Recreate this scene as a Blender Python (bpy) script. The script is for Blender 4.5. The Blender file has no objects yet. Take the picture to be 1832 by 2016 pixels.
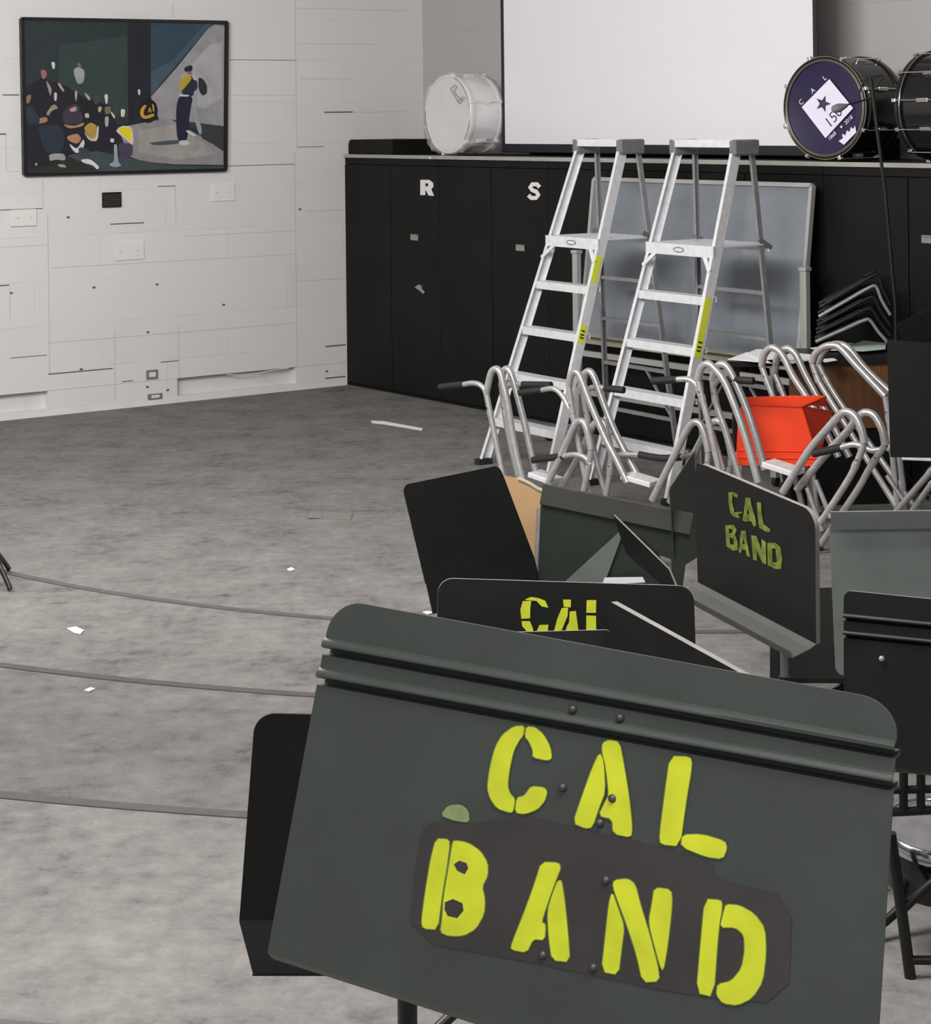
import bpy, math, random
from mathutils import Vector as V, Matrix
from mathutils.geometry import tessellate_polygon
random.seed(7)
SC = bpy.context.scene
COL = SC.collection
# ------------------------------------------------------------------ camera
FPX, CX, CY, ROLL, EYE = 3950.0, 916.0, 229.0, 0.0117, 2.35
_n = math.sqrt(1 + ROLL * ROLL)
CR, CU, CF = V((1, 0, -ROLL)) / _n, V((ROLL, 0, 1)) / _n, V((0, 1, 0))
O = V((0, 0, EYE))
cam = bpy.data.cameras.new('camera')
cam.sensor_fit = 'HORIZONTAL'; cam.sensor_width = 36; cam.lens = FPX / 1832 * 36
cam.shift_x = (916 - CX) / 1832; cam.shift_y = -(1008 - CY) / 1832
cam.clip_start = 0.05; cam.clip_end = 100
co = bpy.data.objects.new('camera', cam); COL.objects.link(co)
m = Matrix((CR, CU, -CF)).transposed().to_4x4(); m.translation = O
co.matrix_world = m; SC.camera = co
# ------------------------------------------------------------------ light and exposure
SC.view_settings.view_transform = 'Standard'; SC.view_settings.look = 'None'
SC.view_settings.gamma = 1; SC.view_settings.use_curve_mapping = False
SC.view_settings.exposure = 0.2
w = bpy.data.worlds.new('world'); SC.world = w; w.use_nodes = True
w.node_tree.nodes['Background'].inputs[0].default_value = (0.95, 0.96, 1.0, 1)
w.node_tree.nodes['Background'].inputs[1].default_value = 0.28
def area(name, loc, tgt, sx, sy, power, col=(1, .985, .96)):
    l = bpy.data.lights.new(name, 'AREA'); l.shape = 'RECTANGLE'; l.size = sx; l.size_y = sy
    l.energy = power; l.color = col
    o = bpy.data.objects.new(name, l); COL.objects.link(o); o.location = loc
    o.rotation_euler = (V(tgt) - V(loc)).to_track_quat('-Z', 'Y').to_euler()
area('ceiling_light', (-2.2, 8.2, 4.4), (-0.6, 17.0, 1.2), 4.5, 1.6, 450)  # this lamp and the next: unseen, tilted at the far walls to brighten them
area('ceiling_light', (-4.5, 8.5, 4.4), (-3.5, 15.5, 1.0), 2.4, 1.2, 170)
area('ceiling_light', (-1.4, 4.2, 4.4), (-1.4, 4.4, 0), 3.4, 1.2, 265)
area('ceiling_light', (0.9, 0.6, 4.4), (0.9, 1.0, 0), 2.4, 1.2, 80)
area('ceiling_light', (-1.8, -1.8, 4.4), (-1.6, 2.0, 0), 2.4, 1.2, 90)

# ------------------------------------------------------------------ geometry of the room
def ray(x, y): return CF + CR * ((x - CX) / FPX) - CU * ((y - CY) / FPX)
def at(x, y, Z): return O + ray(x, y) * Z
def hit(x, y, p, n):
    r = ray(x, y); return O + r * ((V(p) - O).dot(n) / r.dot(n))
UP = V((0, 0, 1))
def flo(x, y, z=0): return hit(x, y, V((0, 0, z)), UP)
DA = V((.811, .585, 0)).normalized()      # along the left wall, away from the viewer; out of the cabinets' back
SB = V((DA.y, -DA.x, 0))                  # along the cabinets, rightwards and nearer
C0 = flo(683, 758)                        # floor corner of left wall and cabinet fronts
def W(s, o, z): return C0 + SB * s + DA * o + UP * z
CC = V((1.125, 13.625, 0)); RAD = [5.10, 6.70, 8.32, 9.94, 11.56, 13.18]; RISE = .15
def tier(p):
    d = (V((p[0], p[1], 0)) - CC).length
    return RISE * sum(1 for r in RAD if d > r)

# ------------------------------------------------------------------ materials
def srgb(r, g, b):
    f = lambda c: (c / 255 / 12.92) if c / 255 <= .04045 else ((c / 255 + .055) / 1.055) ** 2.4
    return (f(r), f(g), f(b), 1)
def mat(name, col, rough=.5, metal=0, noise=0, nscale=8, bump=0, bscale=60, spec=.5, alpha=1, stretch=None):
    m = bpy.data.materials.new(name); m.use_nodes = True
    nt = m.node_tree; b = nt.nodes['Principled BSDF']
    b.inputs['Base Color'].default_value = col; b.inputs['Roughness'].default_value = rough
    b.inputs['Metallic'].default_value = metal; b.inputs['Specular IOR Level'].default_value = spec
    b.inputs['Alpha'].default_value = alpha
    if noise or bump:
        tc = nt.nodes.new('ShaderNodeTexCoord'); src = tc.outputs['Object']
        if stretch:
            mp = nt.nodes.new('ShaderNodeMapping'); mp.inputs['Scale'].default_value = stretch
            nt.links.new(src, mp.inputs[0]); src = mp.outputs[0]
    if noise:
        n = nt.nodes.new('ShaderNodeTexNoise'); n.inputs['Scale'].default_value = nscale; n.inputs['Detail'].default_value = 6
        nt.links.new(src, n.inputs['Vector'])
        r = nt.nodes.new('ShaderNodeMapRange'); r.inputs[1].default_value = .3; r.inputs[2].default_value = .7
        r.inputs[3].default_value = 1 - noise; r.inputs[4].default_value = 1 + noise
        nt.links.new(n.outputs[0], r.inputs[0])
        mx = nt.nodes.new('ShaderNodeVectorMath'); mx.operation = 'SCALE'; mx.inputs[0].default_value = col[:3]
        nt.links.new(r.outputs[0], mx.inputs['Scale']); nt.links.new(mx.outputs[0], b.inputs['Base Color'])
    if bump:
        n = nt.nodes.new('ShaderNodeTexNoise'); n.inputs['Scale'].default_value = bscale; n.inputs['Detail'].default_value = 4
        nt.links.new(src, n.inputs['Vector'])
        bp = nt.nodes.new('ShaderNodeBump'); bp.inputs['Strength'].default_value = bump; bp.inputs['Distance'].default_value = .01
        nt.links.new(n.outputs[0], bp.inputs['Height']); nt.links.new(bp.outputs[0], b.inputs['Normal'])
    return m
def carpet():
    m = bpy.data.materials.new('carpet'); m.use_nodes = True; nt = m.node_tree; b = nt.nodes['Principled BSDF']
    b.inputs['Roughness'].default_value = .95; b.inputs['Specular IOR Level'].default_value = .15
    g = nt.nodes.new('ShaderNodeNewGeometry')
    def noise(scale, det, sx=1, sy=1, rough=.55):
        mp = nt.nodes.new('ShaderNodeMapping'); mp.inputs['Scale'].default_value = (sx, sy, 1); nt.links.new(g.outputs['Position'], mp.inputs[0])
        n = nt.nodes.new('ShaderNodeTexNoise'); n.inputs['Scale'].default_value = scale; n.inputs['Detail'].default_value = det
        n.inputs['Roughness'].default_value = rough; nt.links.new(mp.outputs[0], n.inputs['Vector']); return n
    a, c, d = noise(3.2, 5), noise(16, 5, 1, .8), noise(70, 3)
    def math_(op, x, y):
        k = nt.nodes.new('ShaderNodeMath'); k.operation = op
        for i, q in enumerate((x, y)):
            if isinstance(q, (int, float)): k.inputs[i].default_value = q
            else: nt.links.new(q, k.inputs[i])
        return k.outputs[0]
    f_ = noise(9, 8, .7, 1.6, .75)
    s = math_('ADD', math_('MULTIPLY', a.outputs[0], .34), math_('ADD', math_('MULTIPLY', c.outputs[0], .28), math_('ADD', math_('MULTIPLY', d.outputs[0], .13), math_('MULTIPLY', f_.outputs[0], .25))))
    cr = nt.nodes.new('ShaderNodeValToRGB'); e = cr.color_ramp.elements
    e[0].position = .36; e[0].color = srgb(80, 78, 77); e[1].position = .62; e[1].color = srgb(136, 133, 130)
    x = e.new(.46); x.color = srgb(113, 110, 108)
    nt.links.new(s, cr.inputs[0]); nt.links.new(cr.outputs[0], b.inputs['Base Color'])
    bp = nt.nodes.new('ShaderNodeBump'); bp.inputs['Strength'].default_value = .35; bp.inputs['Distance'].default_value = .01
    nt.links.new(d.outputs[0], bp.inputs['Height']); nt.links.new(bp.outputs[0], b.inputs['Normal'])
    return m
def blockwall(name, col, dx=0, dz=0):
    m = bpy.data.materials.new(name); m.use_nodes = True; nt = m.node_tree; b = nt.nodes['Principled BSDF']
    b.inputs['Roughness'].default_value = .75; b.inputs['Specular IOR Level'].default_value = .3
    tc = nt.nodes.new('ShaderNodeTexCoord'); sp = nt.nodes.new('ShaderNodeSeparateXYZ'); cb = nt.nodes.new('ShaderNodeCombineXYZ')
    nt.links.new(tc.outputs['Object'], sp.inputs[0]); nt.links.new(sp.outputs[0], cb.inputs[0]); nt.links.new(sp.outputs[2], cb.inputs[1])
    mp = nt.nodes.new('ShaderNodeMapping'); mp.inputs['Location'].default_value = (dx, dz, 0); nt.links.new(cb.outputs[0], mp.inputs[0])
    br = nt.nodes.new('ShaderNodeTexBrick'); br.offset = .5; br.inputs['Scale'].default_value = 1
    br.inputs['Brick Width'].default_value = 1.16; br.inputs['Row Height'].default_value = .355
    br.inputs['Mortar Size'].default_value = .0035; br.inputs['Mortar Smooth'].default_value = .3; br.inputs['Bias'].default_value = 0
    c2 = tuple(c * .955 for c in col[:3]) + (1,); c3 = tuple(c * .84 for c in col[:3]) + (1,)
    br.inputs['Color1'].default_value = col; br.inputs['Color2'].default_value = c2; br.inputs['Mortar'].default_value = c3
    nt.links.new(mp.outputs[0], br.inputs['Vector'])
    n = nt.nodes.new('ShaderNodeTexNoise'); n.inputs['Scale'].default_value = 1.7; n.inputs['Detail'].default_value = 5
    nt.links.new(tc.outputs['Object'], n.inputs['Vector'])
    r = nt.nodes.new('ShaderNodeMapRange'); r.inputs[1].default_value = .42; r.inputs[2].default_value = .58; nt.links.new(n.outputs[0], r.inputs[0])
    mx = nt.nodes.new('ShaderNodeMix'); mx.data_type = 'RGBA'
    nt.links.new(r.outputs[0], mx.inputs['Factor']); mx.inputs[6].default_value = tuple(c * .98 for c in col[:3]) + (1,)
    nt.links.new(br.outputs[0], mx.inputs[7]); nt.links.new(mx.outputs[2], b.inputs['Base Color'])
    return m
M = dict(
    carpet=carpet(),
    nosing=mat('rubber_nosing', srgb(84, 80, 80), .7, noise=.12, nscale=20),
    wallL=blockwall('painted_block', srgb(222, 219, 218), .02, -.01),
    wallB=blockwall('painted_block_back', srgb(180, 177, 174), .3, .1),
    white=mat('white_paint', srgb(226, 224, 222), .6, noise=.04, nscale=5),
    recess=mat('recess_paint', srgb(212, 210, 210), .8, noise=.05),
    crack=mat('crack_dirt', srgb(96, 92, 92), .9),
    crack2=mat('faint_joint', srgb(192, 188, 186), .9),
    ceil=mat('ceiling_tile', srgb(215, 215, 212), .9, noise=.03),
    black=mat('black_laminate', srgb(19, 19, 19), .6, noise=.25, nscale=2.5, spec=.2),
    blackp=mat('black_paint', srgb(22, 22, 23), .38, noise=.15, nscale=10),
    counter=mat('counter_edge', srgb(160, 156, 150), .5, noise=.08, nscale=6),
    steel=mat('brushed_steel', srgb(190, 188, 182), .35, 1, noise=.1, nscale=30),
    alu=mat('aluminium', srgb(226, 226, 229), .45, .25, noise=.08, nscale=25, bump=.05),
    alud=mat('dull_aluminium', srgb(158, 157, 158), .45, .5, noise=.12, nscale=25),
    tube=mat('tube_aluminium', srgb(196, 195, 195), .3, .6, noise=.1, nscale=30),
    chrome=mat('chrome', srgb(215, 215, 215), .15, 1),
    bracket=mat('grey_plastic', srgb(112, 110, 112), .5, noise=.15, nscale=30),
    rubber=mat('black_rubber', srgb(30, 29, 29), .7, noise=.2, nscale=30),
    label=mat('yellow_label', srgb(212, 220, 60), .5),
    lblk=mat('label_print', srgb(40, 40, 20), .6),
    chalk=mat('grey_chalkboard', srgb(128, 133, 140), .8, noise=.12, nscale=3.0, bump=.02, spec=.15),
    chalkf=mat('board_frame', srgb(188, 187, 184), .4, .4),
    tray=mat('wooden_tray', srgb(160, 157, 140), .6, noise=.1),
    screen=mat('projection_fabric', srgb(232, 228, 234), .8, noise=.01, nscale=2),
    screenb=mat('screen_border', srgb(30, 29, 36), .6),
    drumw=mat('white_drum', srgb(228, 226, 226), .4, noise=.03),
    headw=mat('white_drumhead', srgb(214, 212, 214), .5, noise=.06, nscale=6),
    drumk=mat('black_drum', srgb(24, 22, 22), .15, noise=.2, nscale=10),
    purple=mat('purple_drumhead', srgb(36, 26, 64), .35, noise=.15, nscale=8),
    logow=mat('logo_white', srgb(226, 222, 240), .5),
    ink=mat('logo_ink', srgb(50, 45, 75), .6),
    desk=mat('desk_green_black', srgb(66, 71, 67), .42, noise=.10, nscale=14, bump=.05, bscale=500, spec=.5),
    deskk=mat('desk_black', srgb(23, 23, 23), .45, noise=.18, nscale=12, spec=.3),
    deskg=mat('desk_grey_green', srgb(112, 118, 114), .45, noise=.12, nscale=9),
    edge=mat('lit_worn_edge', srgb(148, 144, 140), .4, .1, noise=.15, nscale=20),  # pale tone holds both the wear and the light on top edges
    patch=mat('dark_tape_patch', srgb(58, 55, 54), .6, noise=.12, nscale=20),
    deskd=mat('desk_dim_green', srgb(48, 54, 49), .5, noise=.12, nscale=9, spec=.35),
    lipg=mat('ledge_grey', srgb(70, 70, 68), .5, noise=.1),
    yel=mat('stencil_yellow', srgb(216, 224, 44), .6, noise=.12, nscale=26),
    yel2=mat('stencil_overspray', srgb(112, 130, 62), .7, noise=.15, nscale=30),
    yel3=mat('stencil_dull', srgb(100, 114, 40), .6, noise=.55, nscale=40),
    rivet=mat('rivet', srgb(80, 80, 78), .35, .3),
    tan=mat('tan_plastic', srgb(196, 160, 118), .5, noise=.08, nscale=6),
    red=mat('red_plastic', srgb(255, 72, 30), .5, noise=.05, nscale=12),
    brown=mat('brown_wood', srgb(104, 70, 42), .5, noise=.2, nscale=5, stretch=(6, 1, 1)),
    paper=mat('paper', srgb(240, 240, 244), .8, noise=.03, nscale=12),
    paperg=mat('green_print_paper', srgb(196, 214, 204), .8, noise=.15, nscale=22),
    vent=mat('dark_grille', srgb(58, 50, 48), .6, noise=.2, nscale=40),
    plate=mat('cover_plate', srgb(226, 223, 220), .6),
    metalbox=mat('outlet_metal', srgb(150, 148, 146), .5, .5),
)
def plastic():
    m = bpy.data.materials.new('clear_plastic_film'); m.use_nodes = True; nt = m.node_tree
    b = nt.nodes['Principled BSDF']; b.inputs['Base Color'].default_value = (.86, .86, .86, 1); b.inputs['Roughness'].default_value = .18
    b.inputs['Alpha'].default_value = .27
    return m
M['film'] = plastic()

# ------------------------------------------------------------------ mesh helpers
def root_loc(p):
    while p.parent: p = p.parent
    return p.location
def empty(name, loc, label, cat, group=None):
    o = bpy.data.objects.new(name, None); COL.objects.link(o); o.location = loc; o.empty_display_size = .1
    o['label'] = label; o['category'] = cat
    if group: o['group'] = group
    return o
def tag(o, label=None, cat=None, group=None, kind=None):
    if label: o['label'] = label
    if cat: o['category'] = cat
    if group: o['group'] = group
    if kind: o['kind'] = kind
    return o
class MB:
    def __init__(s): s.v = []; s.f = []; s.mi = []; s.sm = []
    def add(s, vs, fs, mi=0, smooth=False):
        b = len(s.v); s.v += [V(x) for x in vs]
        for f in fs: s.f.append(tuple(b + i for i in f)); s.mi.append(mi); s.sm.append(smooth)
    def box(s, c, ax, ay, az, mi=0):       # centre and three half-axis vectors
        c, ax, ay, az = V(c), V(ax), V(ay), V(az)
        vs = [c + ax * i + ay * j + az * k for i in (-1, 1) for j in (-1, 1) for k in (-1, 1)]
        fs = [(0, 1, 3, 2), (4, 6, 7, 5), (0, 4, 5, 1), (2, 3, 7, 6), (0, 2, 6, 4), (1, 5, 7, 3)]
        if ax.cross(ay).dot(az) < 0: fs = [f[::-1] for f in fs]
        s.add(vs, fs, mi)
    def wbox(s, s0, s1, o0, o1, z0, z1, mi=0):
        s.box(W((s0 + s1) / 2, (o0 + o1) / 2, (z0 + z1) / 2), SB * (s1 - s0) / 2, DA * (o1 - o0) / 2, UP * (z1 - z0) / 2, mi)
    def beam(s, a, b, wx, wy, side=None, mi=0):  # rectangular bar a..b, full widths wx (along side) and wy
        a, b = V(a), V(b); d = (b - a); L = d.length; d.normalize()
        x = V(side) if side else d.orthogonal(); x = (x - d * x.dot(d)).normalized(); y = d.cross(x)
        s.box((a + b) / 2, x * wx / 2, y * wy / 2, d * L / 2, mi)
    def channel(s, a, b, wid, dep, side, t=.004, mi=0):  # C-section rail: web + two flanges, open towards -side
        a, b = V(a), V(b); d = (b - a).normalized(); x = V(side); x = (x - d * x.dot(d)).normalized(); y = d.cross(x)
        s.beam(a, b, t, wid, x, mi)
        for k in (-1, 1):
            off = y * (k * (wid / 2 - t / 2)) - x * (dep / 2)
            s.beam(a + off, b + off, dep, t, x, mi)
    def tube(s, pts, r, seg=10, mi=0, cap=True, smoothpath=True, rs=None):
        pts = [V(p) for p in pts]
        if smoothpath and len(pts) > 2:
            q = []; rr = []
            for i in range(len(pts) - 1):
                p0 = pts[max(i - 1, 0)]; p1 = pts[i]; p2 = pts[i + 1]; p3 = pts[min(i + 2, len(pts) - 1)]
                for k in range(4):
                    t = k / 4
                    q.append(.5 * ((2 * p1) + (p2 - p0) * t + (2 * p0 - 5 * p1 + 4 * p2 - p3) * t * t + (3 * p1 - p0 - 3 * p2 + p3) * t ** 3))
            q.append(pts[-1]); pts = q
        n = len(pts); up = None; rings = []
        for i, p in enumerate(pts):
            d = (pts[min(i + 1, n - 1)] - pts[max(i - 1, 0)]).normalized()
            if up is None: up = d.orthogonal().normalized()
            up = (up - d * up.dot(d)).normalized(); y = d.cross(up)
            R = r if rs is None else rs[0] + (rs[1] - rs[0]) * i / (n - 1)
            rings.append([p + (up * math.cos(2 * math.pi * k / seg) + y * math.sin(2 * math.pi * k / seg)) * R for k in range(seg)])
        vs = [v for g in rings for v in g]; fs = []
        for i in range(n - 1):
            for k in range(seg):
                fs.append((i * seg + k, i * seg + (k + 1) % seg, (i + 1) * seg + (k + 1) % seg, (i + 1) * seg + k))
        s.add(vs, fs, mi, True)
        if cap: s.add(rings[0], [tuple(range(seg))[::-1]], mi); s.add(rings[-1], [tuple(range(seg))], mi)
    def poly(s, pts, holes=(), mi=0, want=None):  # flat fill of 3D outline(s)
        loops = [[V(p) for p in pts]] + [[V(p) for p in h] for h in holes]
        tr = tessellate_polygon(loops); vs = [p for l in loops for p in l]
        if want is not None and tr:
            a, b, c = (vs[i] for i in tr[0])
            if (b - a).cross(c - a).dot(V(want)) < 0: tr = [t[::-1] for t in tr]
        s.add(vs, tr, mi)
    def prism(s, pts, ext, mi=0):
        pts = [V(p) for p in pts]; e = V(ext); n = len(pts)
        tr = tessellate_polygon([pts]); a, b, c = (pts[i] for i in tr[0])
        if (b - a).cross(c - a).dot(e) > 0: tr = [t[::-1] for t in tr]
        s.add(pts, tr, mi); s.add([p + e for p in pts], [t[::-1] for t in tr], mi)
        s.add(pts + [p + e for p in pts], [(i, (i + 1) % n, n + (i + 1) % n, n + i) for i in range(n)], mi)
    def lathe(s, prof, c, axis, seg=48, mi=0, smooth=True, wob=None):  # prof: (distance along axis, radius)
        axis = V(axis).normalized(); x = axis.orthogonal().normalized(); y = axis.cross(x); c = V(c)
        vs = []
        for i, (h, r) in enumerate(prof):
            for k in range(seg):
                a = 2 * math.pi * k / seg; dr = wob(i, a) if wob else 0
                vs.append(c + axis * h + (x * math.cos(a) + y * math.sin(a)) * (r + dr))
        fs = [(i * seg + k, (i + 1) * seg + k, (i + 1) * seg + (k + 1) % seg, i * seg + (k + 1) % seg) for i in range(len(prof) - 1) for k in range(seg)]
        s.add(vs, fs, mi, smooth)
    def ball(s, c, r, mi=0, seg=12): s.lathe([(-r * math.cos(math.pi * i / 8), r * math.sin(math.pi * i / 8) + 1e-5) for i in range(9)], c, UP, seg, mi)
    def build(s, name, mats, parent=None, bevel=0):
        me = bpy.data.meshes.new(name)
        off = root_loc(parent) if parent else V((0, 0, 0))
        me.from_pydata([tuple(v - off) for v in s.v], [], s.f)
        if not isinstance(mats, (list, tuple)): mats = [mats]
        for q in mats: me.materials.append(q)
        for p, i, sm in zip(me.polygons, s.mi, s.sm): p.material_index = i; p.use_smooth = sm
        me.update()
        o = bpy.data.objects.new(name, me); COL.objects.link(o)
        if parent: o.parent = parent
        if bevel:
            b = o.modifiers.new('bevel', 'BEVEL'); b.width = bevel; b.segments = 2; b.limit_method = 'ANGLE'
        return o
def own(o, label, cat, group=None):        # a one-mesh thing: origin moved to its base
    me = o.data; xs = [v.co for v in me.vertices]
    c = V((sum(v.x for v in xs) / len(xs), sum(v.y for v in xs) / len(xs), min(v.z for v in xs)))
    for v in me.vertices: v.co -= c
    o.location = c; return tag(o, label, cat, group)
def zc(pts, x0, y0, sc): return [(x0 + x / sc, y0 + y / sc) for x, y in pts]
def strokepoly(pts, wd):                   # thick polyline -> outline
    L, R = [], []; n = len(pts)
    for i, (x, y) in enumerate(pts):
        a = pts[max(i - 1, 0)]; b = pts[min(i + 1, n - 1)]; dx, dy = b[0] - a[0], b[1] - a[1]; l = math.hypot(dx, dy)
        L.append((x - dy / l * wd / 2, y + dx / l * wd / 2)); R.append((x + dy / l * wd / 2, y - dx / l * wd / 2))
    return L + R[::-1]

def smooth_loop(L, it=1):
    for _ in range(it):
        o = []
        for i in range(len(L)):
            a, b = L[i], L[(i + 1) % len(L)]; o += [(a[0] * .8 + b[0] * .2, a[1] * .8 + b[1] * .2), (a[0] * .2 + b[0] * .8, a[1] * .2 + b[1] * .8)]
        L = o
    return L

# ------------------------------------------------------------------ the setting
mb = MB(); mb.add([(-16, -3, 0), (12, -3, 0), (12, 22, 0), (-16, 22, 0)], [(0, 1, 2, 3)])
tag(mb.build('floor', M['carpet']), kind='structure')
A0, A1, NA = math.radians(-158), math.radians(-56), 110
for k, r in enumerate(RAD):
    z0, z1 = RISE * k, RISE * (k + 1); ro = RAD[k + 1] + .3 if k < 5 else 17
    mb = MB(); vs = []
    for i in range(NA + 1):
        a = A0 + (A1 - A0) * i / NA; c, s_ = math.cos(a), math.sin(a)
        vs += [CC + V((c * r, s_ * r, z0)), CC + V((c * r, s_ * r, z1)), CC + V((c * ro, s_ * ro, z1)), CC + V((c * ro, s_ * ro, z0))]
    fs = []
    for i in range(NA):
        b, d = i * 4, i * 4 + 4
        fs += [(b, b + 1, d + 1, d), (b + 1, b + 2, d + 2, d + 1), (b + 2, b + 3, d + 3, d + 2)]
    fs += [(0, 3, 2, 1), tuple(NA * 4 + j for j in (0, 1, 2, 3))]
    mb.add(vs, fs); tag(mb.build('floor_tier', M['carpet']), kind='structure')
    mb = MB(); vs = []
    for i in range(NA + 1):
        a = A0 + (A1 - A0) * i / NA; c, s_ = math.cos(a), math.sin(a)
        for rr, zz in ((r - .006, z1 - .04), (r - .006, z1 + .004), (r + .042, z1 + .004), (r + .042, z1 - .01)): vs.append(CC + V((c * rr, s_ * rr, zz)))
    mb.add(vs, [(i * 4 + j, i * 4 + j + 1, i * 4 + j + 5, i * 4 + j + 4) for i in range(NA) for j in range(3)])
    tag(mb.build('trim_%d' % (k + 1), M['nosing']), kind='structure')

def localwall(name, boxes, mats, origin, ax, ay):  # boxes in (x along ax, y along ay, z)
    o = MB()
    for (x0, x1, y0, y1, z0, z1, mi) in boxes:
        o.box(((x0 + x1) / 2, (y0 + y1) / 2, (z0 + z1) / 2), ((x1 - x0) / 2, 0, 0), (0, (y1 - y0) / 2, 0), (0, 0, (z1 - z0) / 2), mi)
    ob = o.build(name, mats)
    mt = Matrix((ax, ay, UP)).transposed().to_4x4(); mt.translation = origin; ob.matrix_world = mt
    return tag(ob, kind='structure')
DEPTH = .85
# left wall: x runs away along the wall (0 at the cabinet front), y into the wall; cut-outs at its foot
NB = -SB
bx = [(-16, DEPTH + .1, .06, .3, 0, 4.6, 1), (-16, DEPTH + .1, 0, .058, .202, 4.6, 0)]
for a, b in ((-2.815, -1.665), (-.52, DEPTH), (-5.2, -4.05)): bx.append((a, b, 0, .058, .058, .2, 0))
def wl(x, y):                               # pixel on the left wall -> (t, z)
    p = hit(x, y, C0, SB) - C0; return p.dot(DA), p.z
def line(x0, y0, x1, y1, th=3, mi=2):
    (a, za), (b, zb) = wl(x0, y0), wl(x1, y1); h = th / 224
    if abs(x1 - x0) > abs(y1 - y0): z = (za + zb) / 2; bx.append((min(a, b), max(a, b), -.0015, .001, z - h / 2, z + h / 2, mi))
    else: t = (a + b) / 2; bx.append((t - h / 1.6, t + h / 1.6, -.0015, .001, min(za, zb), max(za, zb), mi))
for q in [(5, 187, 38, 187, 2), (0, 264, 12, 264, 2.5), (217, 441, 283, 439, 2), (95, 737, 222, 725, 2), (316, 713, 352, 710, 1.5), (640, 681, 680, 680, 2.5),
          (22, 445, 70, 445, 1.5), (310, 367, 345, 366, 1.5), (0, 413, 84, 411, 1.5), (638, 220.5, 694, 221, 2.5), (0, 562, 18, 562, 2),
          (585, 289, 638, 289, 1.2), (20, 705, 92, 699, 1.2), (445, 326, 580, 324, 1.2), (444, 117, 582, 119, 1), (240, 751, 262, 750, 1.5), (640, 744, 680, 742, 2.5)]:
    line(*q)
for q in [(11, 264, 13, 337), (345, 367, 346, 437), (84, 355, 84, 410), (18, 566, 21, 632), (582, 0, 582, 300), (340, 8, 340, 36), (95, 420, 96, 735),
          (224, 478, 224, 511), (283, 478, 283, 511), (225, 651, 227, 790), (351, 640, 352, 745), (582, 300, 582, 722)]: line(*q, 1.1, 3)
for q in [(694, 221, 800, 220), (13, 337, 40, 338), (224, 478, 283, 477), (224, 511, 283, 510), (585, 15, 800, 22), (582, 188, 445, 187), (590, 155, 690, 156),
          (590, 86, 745, 87), (600, 415, 680, 414), (582, 552, 680, 550), (100, 515, 580, 512), (95, 660, 580, 650), (0, 485, 95, 484), (360, 460, 580, 459)]: line(*q, 1.1, 3)
for x, y in [(134, 428), (309, 560), (185, 566), (291, 654), (22, 577), (440, 600), (643, 731), (290, 762), (330, 768), (160, 727), (590, 412)]:
    t, z = wl(x, y); bx.append((t - .013, t + .013, -.0015, .001, z - .008, z + .008, 2))
localwall('wall_left', bx, [M['wallL'], M['recess'], M['crack'], M['crack2']], C0, DA, NB)
localwall('baseboard_left', [(-16, 0, -.004, .06, 0, .057, 0)], [M['white']], C0, DA, NB)
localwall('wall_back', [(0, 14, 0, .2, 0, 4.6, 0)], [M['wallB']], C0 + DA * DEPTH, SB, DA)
mb = MB(); mb.add([(-16, -3, 4.6), (12, -3, 4.6), (12, 22, 4.6), (-16, 22, 4.6)], [(3, 2, 1, 0)])
tag(mb.build('ceiling', M['ceil']), kind='structure')

# ------------------------------------------------------------------ wall fittings
def wallthing(name, px, mats, label, cat, thick=.012, extra=None):
    x0, y0, x1, y1 = px; (a, za), (b, zb) = wl(x0, y0), wl(x1, y1)
    base = C0 + DA * (a + b) / 2 + UP * min(za, zb) + SB * .001
    r = empty(name, base, label, cat); c = C0 + DA * (a + b) / 2 + UP * (za + zb) / 2 + SB * (thick / 2 + .001)
    m_ = MB(); m_.box(c, DA * abs(b - a) / 2, SB * thick / 2, UP * abs(za - zb) / 2); m_.build('plate', mats[0], r, .002)
    if extra: extra(r, c + SB * thick / 2, abs(b - a) / 2, abs(za - zb) / 2)
    return r
def grille(r, c, hx, hz):
    m_ = MB()
    for i in range(6): m_.box(c + UP * (hz * (-.75 + i * .3)), DA * hx * .85, SB * .003, UP * hz * .05)
    m_.build('slats', M['blackp'], r)
    m_ = MB()
    for sg in (-1, 1): m_.box(c + UP * hz * sg * .94, DA * hx, SB * .006, UP * hz * .06); m_.box(c + DA * hx * sg * .95, DA * hx * .05, SB * .006, UP * hz)
    m_.build('frame', M['blackp'], r)
wallthing('wall_vent', (200, 379, 237, 407), [M['vent']], 'small dark brown vent plate on the white wall below the painting', 'vent', .012, grille)
def screws(r, c, hx, hz):
    for sg in (-1, 1):
        m_ = MB(); m_.box(c + DA * hx * .55 * sg, DA * .008, SB * .002, UP * .006); m_.build('screw', M['crack2'], r)
wallthing('cover_plate', (23, 413, 71, 444), [M['plate']], 'white blank plate low left of the painting, with two screws', 'wall plate', .012, screws)
wallthing('cover_plate', (224, 478, 283, 510), [M['plate']], 'wide white blank plate below the dark vent', 'wall plate', .008, screws)
wallthing('cover_plate', (416, 362, 461, 395), [M['plate']], 'white blank plate under the right corner of the painting', 'wall plate', .008, screws)
def outlet(r, c, hx, hz):
    m_ = MB(); m_.box(c, DA * hx * .55, SB * .004, UP * hz * .5); m_.build('socket', M['plate'], r)
wallthing('wall_outlet', (287, 729, 310, 745), [M['metalbox']], 'small metal outlet box low on the white wall', 'outlet', .01, outlet)
wallthing('wall_outlet', (290, 776, 318, 784), [M['metalbox']], 'bent metal outlet just above the baseboard, under the other outlet', 'outlet', .015, outlet)

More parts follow.
